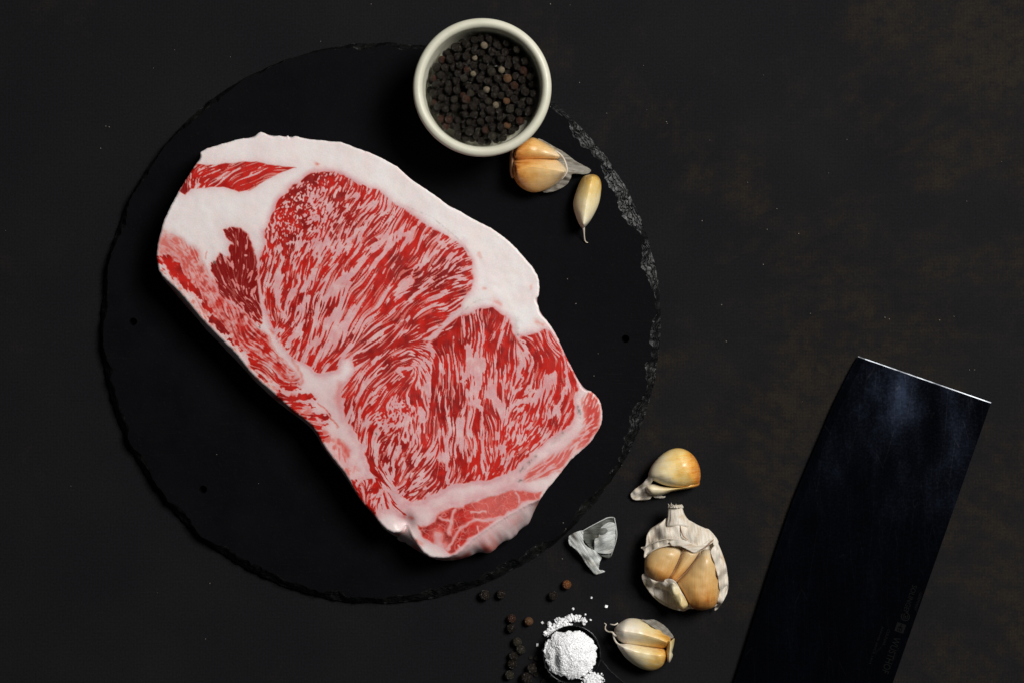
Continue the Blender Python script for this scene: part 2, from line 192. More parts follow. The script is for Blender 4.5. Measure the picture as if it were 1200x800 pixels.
class Field:
    """Pigment of the cut face on a regular grid in photo units."""
    def __init__(s, step, x0=178., y0=150., x1=712., y1=662., seed=5):
        s.step = step; s.x0 = x0; s.y0 = y0
        s.nx = int((x1-x0)/step)+1; s.ny = int((y1-y0)/step)+1
        s.X, s.Y = np.meshgrid(x0+np.arange(s.nx)*step, y0+np.arange(s.ny)*step)
        s.rng = np.random.default_rng(seed)
        s.fy = np.fft.fftfreq(s.ny)[:, None]; s.fx = np.fft.rfftfreq(s.nx)[None]
    def blur(s, a, sig):
        sg = sig/s.step
        return np.fft.irfft2(np.fft.rfft2(a)*np.exp(-2*(np.pi*sg)**2*(s.fx**2+s.fy**2)), s=a.shape)
    def noise(s, sig):
        a = s.blur(s.rng.standard_normal((s.ny, s.nx)), sig); return a/a.std()
    def box(s, pts, pad):
        p = np.array([q[:2] for q in pts]); a = np.floor((p.min(0)-pad-[s.x0, s.y0])/s.step).astype(int); b = np.ceil((p.max(0)+pad-[s.x0, s.y0])/s.step).astype(int)+1
        return (slice(max(a[1], 0), min(b[1], s.ny)), slice(max(a[0], 0), min(b[0], s.nx)))
    def sdf(s, poly, pad=12, X=None, Y=None, clip=True):
        """signed distance, positive inside"""
        X = s.X if X is None else X; Y = s.Y if Y is None else Y
        out = np.full(X.shape, -float(pad)); bx = s.box(poly, pad)
        x = X[bx]; y = Y[bx]; d = np.full(x.shape, 1e9); ins = np.zeros(x.shape, bool)
        P = np.array(poly, float)
        for (ax, ay), (bx_, by_) in zip(P, np.roll(P, -1, 0)):
            ex, ey = bx_-ax, by_-ay; l2 = ex*ex+ey*ey+1e-12
            t = np.clip(((x-ax)*ex+(y-ay)*ey)/l2, 0, 1)
            d = np.minimum(d, (x-ax-t*ex)**2+(y-ay-t*ey)**2)
            c = ((ay > y) != (by_ > y))
            ins ^= c & (x < (ex*(y-ay)/(ey if abs(ey) > 1e-9 else 1e-9)+ax))
        d = np.sqrt(d); out[bx] = np.where(ins, d, -d); return out
    def line(s, pts, w, X, Y, out, amp, k=2.0):
        """adds amp*exp(-(d/w)^2) about a polyline; points may carry their own half width"""
        wm = max([q[2] if len(q) > 2 else w for q in pts]); bx = s.box(pts, wm*2.6+4)
        x = X[bx]; y = Y[bx]; best = np.zeros(x.shape)
        for a, b in zip(pts[:-1], pts[1:]):
            ex, ey = b[0]-a[0], b[1]-a[1]; t = np.clip(((x-a[0])*ex+(y-a[1])*ey)/(ex*ex+ey*ey+1e-9), 0, 1)
            ww = (a[2]+(b[2]-a[2])*t) if len(a) > 2 else w
            d = np.hypot(x-a[0]-t*ex, y-a[1]-t*ey)/ww
            best = np.maximum(best, np.exp(-d**k))
        out[bx] += amp*best
    def lic(s, tex, cx, cy, length):
        st_ = 1.; n = int(length/s.step/st_); acc = tex.copy(); iy, ix = np.mgrid[0:s.ny, 0:s.nx].astype(float)
        wsum = 1.0
        for sg in (1, -1):
            x = ix.copy(); y = iy.copy()
            px = sg*cx; py = sg*cy
            for k in range(n):
                xi = np.clip(x+.5, 0, s.nx-1).astype(int); yi = np.clip(y+.5, 0, s.ny-1).astype(int)
                vx = cx[yi, xi]; vy = cy[yi, xi]
                f = np.sign(vx*px+vy*py); f[f == 0] = 1
                px = vx*f; py = vy*f
                x += px*st_; y += py*st_
                w = .5+.5*np.cos(np.pi*(k+1)/(n+1))
                acc += w*tex[np.clip(y+.5, 0, s.ny-1).astype(int), np.clip(x+.5, 0, s.nx-1).astype(int)]; wsum += w
        m = acc; return (m-m.mean())/m.std()
    def build(s):
        X, Y = s.X, s.Y; s.edge0 = s.sdf(CUT, 30)
        # interpolated fibre direction and streak character
        num = np.zeros((5,)+X.shape); den = np.zeros(X.shape)
        for (x, y, a, ln, de, wd) in CTRL:
            w = 1/((X-x)**2+(Y-y)**2+25)**2
            t = math.radians(a)*2
            num += w*np.array([math.cos(t), math.sin(t), ln, de, wd])[:, None, None]; den += w
        num /= den
        ang = .5*np.arctan2(num[1], num[0]) + .16*s.noise(6) + .10*s.noise(14)
        cx, cy = np.cos(ang), -np.sin(ang)
        ln, de, wd = num[2], num[3], num[4]
        wx = 1.1*s.noise(5)+.5*s.noise(1.6); wy = 1.1*s.noise(5)+.5*s.noise(1.6)
        XW, YW = X+wx, Y+wy
        def streak(sig, ls=(1.8, 6, 14, 28)):
            t = s.noise(sig); L = [s.lic(t, cx, cy, l) for l in ls]
            out = np.zeros(X.shape)
            for i, l in enumerate(L): out += l*np.clip(1-np.abs(np.clip(ln, 0, 3)-i), 0, 1)
            return out
        thin = streak(.52); wide = streak(.86); fine = streak(.42, (1.8, 5, 9, 14))
        st = thin*(1-.6*wd)+wide*(.08+.5*wd)+.55*fine+.22*s.noise(9)
        A = s.blur(1.18*st/st.std(), .3)+de*.8+.12
        for w, p in FATLINES: s.line(p, w*.80, XW, YW, A, -2.0, 2.2)
        for w, p in LEANLINES: s.line(p, w*.95, XW, YW, A, 1.6, 2.2)
        reg0 = lambda p: smooth(-1, 2, s.sdf(p, 6))
        fill = smooth(-.42, .46, A)
        hair = smooth(.7, 1.3, s.lic(s.noise(.5), cx, cy, 16))*smooth(.2, 1.2, ln+.3)
        fill = fill*(1-.5*hair*(1-.5*reg0(DARK)))
        def reg(poly, a=-1.2, b=1.2, pad=12): return smooth(a, b, s.sdf(poly, pad, XW, YW))
        mm = np.maximum(np.maximum(reg(EYE), reg(DARK)), smooth(-.9, .9, s.sdf(STRIP, 12, X+.5*wx, Y+.5*wy)))
        flush = .5+.5*np.tanh(.9*(.7*s.noise(1.6)+.7*thin+.5*s.noise(5)))
        lean = np.maximum(fill, -.02+.15*flush+.25*reg(DARK, -1, 3))*mm
        # rim muscle band
        R = np.zeros(X.shape); wx2 = s.noise(1.3)+.8*s.noise(3); wy2 = s.noise(1.3)+.8*s.noise(3)
        for p in RIM:
            t = np.zeros(X.shape); s.line(p, 3, XW+1.1*wx2, YW+1.1*wy2, t, 1.0, 3.0); R = np.maximum(R, t)
        mot = .5+.5*np.tanh(1.2*(.7*s.noise(1.1)+.6*thin+.4*s.noise(3)))
        rim = smooth(.2, .8, R+.16*thin)*smooth(.02, .2, R)*(.45+.55*smooth(-.7, .5, A+.1))
        lean = np.maximum(lean, rim)
        # the whole left edge is flushed with thin red
        le = smooth(0, 3, s.edge0)*smooth(26, 8, s.edge0)*smooth(300, 350, Y)*smooth(470, 400, X-.0*(Y-500))*smooth(660, 600, Y)*smooth(-60, -25, Y-(300+(X-185)*1.22))
        lean = np.maximum(lean, le*(.10+.42*smooth(-.2, 1.4, .8*s.noise(2)+.5*thin+.4*s.noise(6))))
        # half-fat mottled parts
        lowx = np.clip((X-190)/120, 0, 1)
        mz = reg(MOTTLE, -3, 4)*(.2+.12*lowx+.5*mot*(.6+.5*lowx)+.25*np.clip(thin, -1, 2)*lowx); lean = np.maximum(lean, mz)
        fz = reg(FLAP, -3, 4)*(.12+.66*smooth(-.5, 1.0, A+.35+.2*s.noise(5)))*(.78+.22*smooth(684, 690, X)); lean = np.maximum(lean, fz)
        # lower muscle with a net of fat seams
        cells = np.abs(s.noise(3.2)); seam = smooth(.02, .22, cells)*smooth(.0, .14, np.abs(s.noise(2.1)))
        left = smooth(572, 548, X-.5*(Y-610))
        lz = reg(LOWER, -1.5, 2.5)*(.46+.36*seam+.1*mot)*(.72+.28*left)
        lw = np.zeros(X.shape)
        for w, p in [(2.2,[(524,641),(531,626),(540,615),(552,610),(566,609),(580,607),(596,600)]),(5,[(512,626),(514,633),(518,638)]),(3,[(529,612),(524,622)]),(1.6,[(533,598),(528,610),(515,606)]),(1.4,[(553,598),(570,600)]),(1.3,[(559,617),(561,623)]),(1.1,[(536,638),(541,644)]),(1.2,[(604,578),(611,588)])]:
            s.line(p, w, XW, YW, lw, 1, 2.4)
        lean = np.maximum(lean, lz*(1-.85*np.clip(lw, 0, 1)))
        # single marks
        red = np.zeros(X.shape)
        for w, a, p in [(2.2,.55,[(371,192),(372,193)]),(1.2,.55,[(372,471),(385,484),(397,500)]),(2,.4,[(341,419),(348,431),(354,446)]),(3.2,.62,[(397,516),(402,524),(408,534)]),(2,.3,[(415,546),(414,552)]),(4,.22,[(395,465),(398,450),(397,475)]),
                        (2,.4,[(565,338),(566,340)]),(3,.35,[(580,351),(586,355)]),(2,.3,[(622,334),(622,337)]),(2.4,.5,[(317,388),(319,392)]),(2,.35,[(313,395),(320,404),(322,410)]),(1.2,.5,[(242,297),(243,303)]),(3,.4,[(629,377),(634,380)]),(2.4,.35,[(562,298),(562,301)]),
                        (3,.5,[(487,634),(493,636)]),(2,.45,[(474,606),(475,607)]),(2,.5,[(482,606),(483,608)])]:
            s.line(p, w, XW, YW, red, a)
        # the thin seam of connective tissue beside the eye muscle
        for w, p in [(1.7,[(302.5,328),(307,353),(316,379),(326,399),(338,416),(347,428)]),(1.1,[(347,428),(357,448),(372,468),(398,503)])]:
            t = np.zeros(X.shape); s.line(p, w, X, Y, t, 1, 3); lean *= 1-.8*t
        lean = np.maximum(lean, np.clip(red, 0, 1)*(.7+.3*mot))
        s.lean = np.clip(lean, 0, 1)
        # pink flush of the fat near lean, and the whiter fat cap
        eye = s.sdf(EYE, 30)
        near = s.blur(s.lean, 5)
        pink = np.clip(.06+1.3*near+.75*reg(EYE, -10, 4, 30)+.35*reg(LOWER, -14, 4, 30)+.3*reg(MOTTLE, -8, 4, 30), 0, 1)
        band = np.zeros(X.shape); s.line([(455,585),(480,596),(520,590),(590,573),(635,543),(672,508)], 15, X, Y, band, .38); s.line([(375,440),(385,468),(405,505),(418,535)], 26, X, Y, band, .34)
        low = band+smooth(380, 560, Y)*.26+smooth(250, 180, Y)*.04; s.pink = np.clip(pink+low+.05*s.noise(7), 0, 1)
        s.tone = np.clip(.32+.35*smooth(.25, .6, fill)*smooth(1., .75, fill)*mm+.2*s.noise(2.2)+.22*s.noise(12)+.62*reg(DARK, -2, 4)+.25*smooth(.6, 1.3, s.blur(A, 3)) - .25*smooth(520, 600, X)*reg(EYE)- .25*reg(LOWER)-.2*reg(FLAP), 0, 1)
        g = np.zeros(X.shape)
        for w, p in [(2.6,[(604,374),(606,392)]),(2.4,[(678,476),(679,488)]),(2.6,[(648,518),(660,508)]),(2.4,[(610,551),(628,535)]),(2,[(604,563),(613,562)]),(1.2,[(540,368),(553,356),(562,352),(575,351)]),(1,[(548,591),(560,583),(577,581),(596,574)]),(1,[(560,319),(552,299),(540,283),(525,270),(505,254),(471,240)])]:
            s.line(p, w, X, Y, g, 1 if w > 1.5 else .35)
        dots = smooth(.1, 1.1, s.noise(1.0))
        s.grey = np.clip(np.where(g > .0, g, 0)*(.25+.75*dots), 0, 1)*.75
        bl = np.zeros(X.shape)
        for w, p in [(1.3,[(251,307),(252,308)]),(.9,[(304,383),(304.5,384)]),(.9,[(440.5,507),(441.3,508.6)])]: s.line(p, w, X, Y, bl, 1)
        s.grey = np.maximum(s.grey, np.clip(bl, 0, 1))
        s.height = .10*s.noise(3)+.05*thin*mm+.25*s.noise(16)+.6*s.noise(24)
        s.edge = s.sdf(CUT, 14)
        return s
# ---------------------------------------------------------------- the dark table
def table_material():
    m = NT('painted_canvas'); v = m.pos(); xyz = m.sep(v)
    big = m.noise(v, 9, 5, .62); mid = m.noise(v, 38, 4, .65); wear = m.noise(v, 150, 4, .7)
    side = m.rng(xyz[0], -.12, .26, -.13, .115)
    f = m.math('ADD', m.math('ADD', big, side), m.math('MULTIPLY', m.math('SUBTRACT', mid, .5), .55))
    f = m.rng(f, .50, .80)
    f = m.math('MULTIPLY', f, m.rng(wear, .34, .64, .1, 1.35))
    # canvas weave
    wx = m.n('ShaderNodeTexWave', bands_direction='X'); wy = m.n('ShaderNodeTexWave', bands_direction='Y')
    for w, sc in ((wx, 390), (wy, 420)):
        m.l(v, w.inputs['Vector']); w.inputs['Scale'].default_value = sc; w.inputs['Distortion'].default_value = 1.6; w.inputs['Detail'].default_value = 2; w.inputs['Detail Scale'].default_value = .25
    weave = m.math('MULTIPLY', m.math('ADD', wx.outputs[1], wy.outputs[1]), .5)
    grain = m.noise(v, 900, 2, .6)
    f = m.math('MULTIPLY', f, m.rng(m.math('ADD', weave, m.math('MULTIPLY', grain, .5)), .55, .9, .45, 1.5))
    base = m.mix(m.rng(m.noise(v, 14, 3), .3, .7), (.0068, .0066, .0080), (.0100, .0096, .0105))
    brown = m.mix(m.rng(m.noise(v, 60, 3), .35, .65), (.0205, .0155, .0098), (.0160, .0134, .0106))
    c = m.mix(f, base, brown)
    k = m.math('ADD', m.rng(weave, 0, 1, .82, 1.16), m.rng(grain, .3, .7, -.2, .2))
    # yellowish pin specks of old paint
    sp = m.rng(m.voro(v, 260), .06, .03); sp = m.math('MULTIPLY', sp, m.rng(m.noise(v, 30, 2), .52, .7)); 
    c = m.mix(1., c, m.comb(k, k, k), 'MULTIPLY')
    c = m.mix(m.math('MULTIPLY', sp, m.rng(xyz[0], -.1, .2, .05, .7)), c, (.05, .038, .015))
    h = m.math('ADD', m.math('MULTIPLY', weave, .5), m.math('ADD', m.math('MULTIPLY', grain, .4), m.noise(v, 60, 4)))
    m.p(Base_Color=c, Roughness=.75, Specular_IOR_Level=.06, Normal=m.bump(h, .3, .0003))
    return m.m
def slab(x0, y0, x1, y1, z0, z1):
    v = [(x, y, z) for z in (z0, z1) for x, y in ((x0, y0), (x1, y0), (x1, y1), (x0, y1))]
    return mesh(v, [(3, 2, 1, 0), (4, 5, 6, 7), (0, 1, 5, 4), (1, 2, 6, 5), (2, 3, 7, 6), (3, 0, 4, 7)], False)
tag(put('tabletop', slab(-.75, -.55, .75, .55, -.03, 0), table_material()), kind='structure')

# ---------------------------------------------------------------- round slate board with a chipped rim
SL_Z = .0068
def slate_material(edge=False):
    m = NT('slate_edge' if edge else 'slate_face'); v = m.pos()
    n1 = m.noise(v, 60, 5, .6); n2 = m.noise(v, 700, 3, .6)
    sc = m.math('MAXIMUM', m.noise(m.mapv(v, (18, 260, 1), (0, 0, .9)), 3, 2, .6), m.noise(m.mapv(v, (14, 300, 1), (0, 0, -.5)), 3, 2, .6))
    if edge:
        c = m.mix(m.math('MULTIPLY', m.rng(m.noise(v, 70, 3, .6), .48, .68), m.rng(m.noise(v, 330, 4, .7), .36, .66, .2, 1.)), (.0022, .0024, .0026), (.0125, .0138, .0108))
        m.p(Base_Color=c, Roughness=m.rng(n2, .3, .7, .25, .6), Specular_IOR_Level=.2, Normal=m.bump(m.math('ADD', m.math('MULTIPLY', n2, .8), m.noise(v, 200, 4, .6)), .45, .0005))
    else:
        c = m.mix(m.rng(n1, .35, .7), (.0017, .0017, .0026), (.0030, .0030, .0040))
        c = m.mix(m.math('MULTIPLY', m.math('MULTIPLY', m.rng(sc, .62, .74), m.rng(m.noise(v, 22, 3), .45, .65)), .22), c, (.011, .011, .012))
        c = m.mix(m.math('MULTIPLY', m.rng(n2, .6, .75), .35), c, (.010, .010, .011))
        m.p(Base_Color=c, Roughness=m.rng(n1, .3, .7, .6, .72), Specular_IOR_Level=.045, Normal=m.bump(m.math('ADD', m.math('MULTIPLY', n2, .5), m.math('ADD', n1, m.math('MULTIPLY', sc, .3))), .35, .0005))
    return m.m
def build_slate():
    cx, cy, R = 446., 378., 329.
    root = thing('slate_board', 'round black slate board with a rough chipped rim under the raw steak', 'serving board', P(cx, cy, 0))
    N, K = 1300, 15
    nz = lambda a, f, s: mnoise.noise(Vector((math.cos(a)*f, math.sin(a)*f, s)))
    inner, rows = [], []
    for i in range(N):
        a = 2*math.pi*i/N
        lob = lambda d, wd: math.exp(-(((math.degrees(a)-d+180) % 360-180)/wd)**2)
        w = 5.5+7*lob(18, 34)+4*lob(50, 14)+5*lob(-28, 24)+3.5*lob(-95, 40)+2*lob(215, 30)
        w *= .72+.5*abs(nz(a, 9, 1))+.45*abs(nz(a, 22, 2))+.16*nz(a, 60, 3)
        w *= .62+.95*max(0, min(1, .5+1.5*nz(a, 7, 11)))
        w = max(w, 2.5)
        ro = R*(1+.004*nz(a, 3, 4)+.0045*nz(a, 16, 5)+.002*nz(a, 60, 6))
        row = []
        for k in range(K):
            t = k/(K-1); r = ro-w*(1-t)
            p = P(cx+math.cos(a)*r, cy-math.sin(a)*r, SL_Z)
            q = Vector((math.cos(a)*r*.035, math.sin(a)*r*.035, 0))
            n = mnoise.noise(q*2.2)*.9+mnoise.noise(q*6+Vector((5, 0, 0)))*.35
            step = math.floor((t*1.15+.5*mnoise.noise(q*3.2+Vector((0, 9, 0))))*3.2)/3.2
            z = SL_Z*(1-.72*max(0, min(1, .45*t+.55*step)))+.0007*n*min(1, t*4)*(1-.3*t)
            p.z = min(SL_Z-.00005 if t > 0 else SL_Z, max(.0009, z)) if t > 0 else SL_Z
            row.append(p)
        row.append(Vector((row[-1].x, row[-1].y, 0)))
        rows.append(row); inner.append(row[0])
    V = [p for r in rows for p in r]; K1 = K+1
    F = [(i*K1+k, i*K1+k+1, ((i+1) % N)*K1+k+1, ((i+1) % N)*K1+k) for i in range(N) for k in range(K)]
    put('chipped_rim', mesh(V, F, False), slate_material(True), root)
    # face with the drilled holes
    pts = [Vector((p.x, p.y)) for p in inner]; faces = [list(range(N))]; holes = []
    for hx, hy in ((156, 377), (733, 397), (238, 573)):
        c = P(hx, hy, SL_Z); hr = .0021; s = len(pts); holes.append((c, hr))
        pts += [Vector((c.x+hr*math.cos(2*math.pi*j/28), c.y+hr*math.sin(2*math.pi*j/28))) for j in range(28)]
        faces.append(list(range(s, s+28)))
    co, ed, fa, *_ = delaunay_2d_cdt(pts, [], faces, 1, 1e-7)
    keep = []
    for f in fa:
        c = sum((co[i] for i in f), Vector((0, 0)))/len(f)
        if all((c-h.xy).length > hr*.98 for h, hr in holes): keep.append(f)
    bm = bmesh.new(); vs = [bm.verts.new((p.x, p.y, SL_Z)) for p in co]
    for f in keep: bm.faces.new([vs[i] for i in f])
    for h, hr in holes:
        n = 28; ring = [[bm.verts.new((h.x+r*math.cos(2*math.pi*j/n), h.y+r*math.sin(2*math.pi*j/n), z)) for j in range(n)] for r, z in ((hr, SL_Z), (hr*.93, SL_Z-.0004), (hr*.9, .0012))]
        for a, b in zip(ring[:-1], ring[1:]):
            for j in range(n): bm.faces.new((a[j], a[(j+1) % n], b[(j+1) % n], b[j]))
        bm.faces.new(ring[-1])
    bmesh.ops.recalc_face_normals(bm, faces=bm.faces[:])
    me = bpy.data.meshes.new('m'); bm.to_mesh(me); bm.free()
    up = sum(p.normal.z for p in me.polygons[:200])
    if up < 0: me.flip_normals()
    put('face', me, slate_material(), root)
    rebase(root)
build_slate()
# ---------------------------------------------------------------- the steak as a mesh
def steak_material():
    m = NT('marbled_meat')
    a = m.n('ShaderNodeAttribute', attribute_name='pigment'); r = m.n('ShaderNodeSeparateColor'); m.l(a.outputs['Color'], r.inputs[0])
    lean, tone, pink = r.outputs; grey = a.outputs['Alpha']; v = m.pos()
    n = m.noise(v, 1500, 3, .6); n2 = m.noise(v, 180, 3, .6)
    fat = m.mix(pink, (.82, .775, .76), (.665, .36, .375))
    fat = m.mix(m.rng(n2, .45, .75, 0, .32), fat, (.79, .68, .60))
    fat = m.mix(m.rng(m.noise(v, 45, 4, .6), .4, .7, 0, .25), fat, (.80, .66, .65))
    red = m.mix(tone, (.54, .0125, .006), (.23, .004, .003))
    sal = m.mix(pink, (.74, .36, .30), (.67, .165, .14))
    c = m.mix(m.rng(lean, 0, .45), fat, sal); c = m.mix(m.rng(lean, .42, .92), c, red)
    c = m.mix(grey, c, (.16, .13, .105))
    k = m.rng(n, .3, .7, .93, 1.05); c = m.mix(1., c, m.comb(k, k, k), 'MULTIPLY')
    h = m.math('ADD', m.math('MULTIPLY', n, .5), m.math('ADD', m.math('MULTIPLY', lean, -.35), m.noise(v, 420, 3, .6)))
    m.p(Base_Color=c, Roughness=m.rng(n2, .3, .7, .34, .5), Specular_IOR_Level=.25, Normal=m.bump(h, .16, .0004))
    m.p(Coat_Weight=.22, Coat_Roughness=.16, Coat_Normal=m.bump(m.math('ADD', m.noise(v, 700, 3, .6), m.math('MULTIPLY', m.noise(v, 160, 2), .5)), .4, .0005))
    m.b.subsurface_method = 'RANDOM_WALK'
    m.p(Subsurface_Weight=m.rng(lean, 0, .5, .32, .06), Subsurface_Scale=.0013); m.b.inputs['Subsurface Radius'].default_value = (1, .4, .3)
    return m.m

def build_steak():
    def rough(poly):
        q = spline(poly, 900); return [(x+.55*mnoise.noise(Vector((x*.16, y*.16, 1)))+.5*mnoise.noise(Vector((x*.5, y*.5, 2))), y+.55*mnoise.noise(Vector((x*.16, y*.16, 5)))+.5*mnoise.noise(Vector((x*.5, y*.5, 6)))) for x, y in q]
    global CUT
    CUT = rough(CUT)
    f = Field(.62).build()
    root = thing('raw_steak', 'thick raw steak with white fat and heavily marbled red meat on the slate', 'steak', P(445, 405, SL_Z))
    mat = steak_material()
    Z0, TH = SL_Z+.0002, .0235
    ny, nx = f.ny, f.nx
    keep = f.edge > .15*f.step
    cell = keep[:-1, :-1] & keep[1:, :-1] & keep[:-1, 1:] & keep[1:, 1:]
    # drop corners that touch at one vertex only
    used = np.zeros_like(keep)
    for dy in (0, 1):
        for dx in (0, 1): used[dy:ny-1+dy, dx:nx-1+dx] |= cell
    idx = np.full(keep.shape, -1); idx[used] = np.arange(used.sum())
    j, i = np.nonzero(cell)
    quads = np.stack([idx[j, i], idx[j+1, i], idx[j+1, i+1], idx[j, i+1]], 1)
    # boundary: directed edges used once
    E = np.concatenate([np.stack([quads[:, k], quads[:, (k+1) % 4]], 1) for k in range(4)])
    es = set(map(tuple, E.tolist())); nxt = {}
    for a, b in es:
        if (b, a) not in es: nxt.setdefault(a, []).append(b)
    best = []
    seen = set()
    for s in list(nxt):
        if s in seen: continue
        loop = [s]; seen.add(s); c = nxt[s][0]
        while c != s and c not in seen:
            loop.append(c); seen.add(c); c = nxt[c][0]
        if len(loop) > len(best): best = loop
    loop = np.array(best)
    x = f.X[used].copy(); y = f.Y[used].copy(); e = f.edge[used]
    gy, gx = np.gradient(f.edge, f.step); gx, gy = gx[used], gy[used]; gl = np.hypot(gx, gy)+1e-6; gx /= gl; gy /= gl
    bnd = np.zeros(len(x), bool); bnd[loop] = True
    soft_e = e.copy(); soft_e[bnd] = 0; x[bnd] -= gx[bnd]*e[bnd]; y[bnd] -= gy[bnd]*e[bnd]
    dome = .0016*np.exp(-(np.hypot(f.X-400, f.Y-330)/200)**2)
    soft = np.clip(soft_e/2.6, 0, 1)
    hz = f.height-.25*f.lean
    z = Z0+TH+dome[used]+.00035*hz[used]-.0006*(1-np.sqrt(np.clip(1-(1-soft)**2, 0, 1)))
    # dent where the lower corner folds
    z -= .004*np.exp(-(np.hypot(x-476, y-612)/9)**2)
    k = PX*(CAM_H-z)/CAM_H
    top = np.stack([(x-600)*k, (400-y)*k, z], 1)
    pig = np.stack([f.lean[used], f.tone[used], f.pink[used], f.grey[used]], 1)
    # side wall
    lx, ly = x[loop], y[loop]; n = len(loop)
    shell = f.sdf(SHELL, 40); si = np.clip(((ly-f.y0)/f.step).round().astype(int), 0, ny-1), np.clip(((lx-f.x0)/f.step).round().astype(int), 0, nx-1)
    off = np.clip(shell[si], 0, 30)
    kern = np.hanning(15); kern /= kern.sum()
    sm = lambda a, it=1: np.convolve(np.concatenate([a[-40:], a, a[:40]]), kern, 'same')[40:-40]
    off = sm(off)
    kern = np.hanning(33); kern /= kern.sum(); off = sm(off); ox, oy = sm(sm(sm(-gx[loop]))), sm(sm(sm(-gy[loop]))); ol = np.hypot(ox, oy)+1e-6; ox /= ol; oy /= ol
    sm3 = lambda a: sm(sm(sm(a)))
    lxs, lys = sm3(lx), sm3(ly); zs_ = sm3(z[loop])
    prof = [(.03, .985), (.14, .955), (.32, .90), (.54, .80), (.75, .67), (.92, .52), (1., .38), (.97, .22), (.85, .09), (.6, 0.), (-1.5, 0.)]
    V = [top]; PG = [pig]
    for fr, hf in prof:
        lump = np.array([mnoise.noise(Vector((a*.045, b*.045, hf*2.2)))+.5*mnoise.noise(Vector((a*.13, b*.13, hf*4))) for a, b in zip(lxs, lys)])
        o = off*fr*(1+.10*lump*(fr > .1))+(.5*lump-.35 if hf > .1 and hf < .9 else 0)*np.clip(1-off/6, 0, 1)
        if fr < 0: o = -6+0*off
        zz = Z0+((z[loop] if hf > .97 else zs_)-Z0)*hf+(.0007*lump*np.clip(off/8, 0, 1) if .1 < hf < .95 else 0)
        wq = min(1, fr*4) if fr > 0 else 1
        px, py = lx*(1-wq)+lxs*wq+ox*o, ly*(1-wq)+lys*wq+oy*o; kk = PX*(CAM_H-zz)/CAM_H
        V.append(np.stack([(px-600)*kk, (400-py)*kk, zz], 1))
        bl = pig[loop].copy(); w = min(1, (1-hf)*3.2)
        for c in range(4): bl[:, c] = sm(bl[:, c]) if hf > .97 else sm3(bl[:, c])
        wall = np.array([mnoise.noise(Vector((a*.05+7, b*.05, hf*1.3)))+.4*mnoise.noise(Vector((a*.16, b*.16, hf*3))) for a, b in zip(lxs, lys)])
        leanw = np.clip(.16+1.2*(wall-.05), 0, .75)*np.clip((ly-250)/120, 0, 1)
        bl[:, 0] = bl[:, 0]*(1-w)+w*leanw
        bl[:, 2] = bl[:, 2]*(1-w)+w*(.62+.3*wall)
        bl[:, 3] = bl[:, 3]*(1-w)+w*.13*np.clip((ly-250)/120, 0, 1)
        PG.append(bl)
    nt = len(top); m = len(prof); side = []
    ring = [loop]+[nt+r*n+np.arange(n) for r in range(m)]
    for a, b in zip(ring[:-1], ring[1:]):
        side.append(np.stack([a, np.roll(a, -1), np.roll(b, -1), b], 1)[:, ::-1])
    side = np.concatenate(side)
    V = np.concatenate(V); PG = np.clip(np.concatenate(PG), 0, 1)
    F = np.concatenate([quads, side]).astype(np.int32)
    # smooth normals of the whole body, so that the parts join without a seam
    A = V[F[:, 0]]; nrm = np.cross(V[F[:, 2]]-A, V[F[:, 3]]-V[F[:, 1]])
    VN = np.zeros_like(V)
    for q in range(4): np.add.at(VN, F[:, q], nrm)
    VN /= np.linalg.norm(VN, axis=1)[:, None]+1e-12
    if VN[:nt, 2].mean() < 0: F = F[:, ::-1].copy(); VN = -VN
    # parts
    cxm = .25*(f.X[j, i]+f.X[j+1, i]+f.X[j+1, i+1]+f.X[j, i+1]); cym = .25*(f.Y[j, i]+f.Y[j+1, i]+f.Y[j+1, i+1]+f.Y[j, i+1])
    reg = np.zeros(len(F), int); q = np.zeros(len(quads), int)
    ins = lambda poly: f.sdf(poly, 4)[j, i] > 0
    q[ins(MOTTLE)] = 5; q[ins(STRIP)] = 3; q[ins(DARK)] = 4; q[ins(LOWER)] = 6; q[ins(FLAP)] = 7
    rim = np.zeros(f.X.shape)
    for p in RIM:
        t = np.zeros(f.X.shape); f.line(p, 3, f.X, f.Y, t, 1, 4); rim = np.maximum(rim, t)
    q[rim[j, i] > .37] = 8; best = np.zeros(len(quads)); rid = np.zeros(len(quads), int)
    for n_, p in enumerate(RIM):
        t = np.zeros(f.X.shape); f.line(p, 3, f.X, f.Y, t, 1, 4); w_ = t[j, i]; rid[w_ > best] = n_; best = np.maximum(best, w_)
    q[q == 8] += rid[q == 8]
    ey = ins(EYE); lower_half = (cym-396) > (cxm-500)*-.42+0*cxm
    lower_half = np.where(cxm < 500, (cym-445) > (cxm-405)*-.45, (cym-394) > (cxm-500)*-.62)
    q[ey & ~lower_half] = 1; q[ey & lower_half] = 2
    reg[:len(quads)] = q
    root_loc = np.array(root.location)
    for r, name, lab in ((0, 'fat', 'white fat cap and seams'), (1, 'marbled_muscle', 'upper eye of red meat with coarse slanting marbling'), (2, 'marbled_muscle', 'lower eye of red meat with upright marbling'),
                    (3, 'meat_strip', 'thin red strip in the upper left fat'), (4, 'dark_muscle', 'small dark red muscle'), (5, 'mottled_muscle', 'pale mottled pink band'),
                    (6, 'bottom_muscle', 'pinkish red muscle netted with fine fat'), (7, 'side_muscle', 'pale pink muscle at the lower right edge'), *[(8+n_, 'rim_muscle', 'bright red patch along the left edge') for n_ in range(len(RIM))]):
        fs = F[reg == r]
        if not len(fs): continue
        u, inv = np.unique(fs, return_inverse=True); fs = inv.reshape(fs.shape).astype(np.int32)
        me = bpy.data.meshes.new(name); me.vertices.add(len(u)); me.vertices.foreach_set('co', (V[u]-root_loc).astype(np.float32).ravel())
        me.loops.add(fs.size); me.loops.foreach_set('vertex_index', fs.ravel())
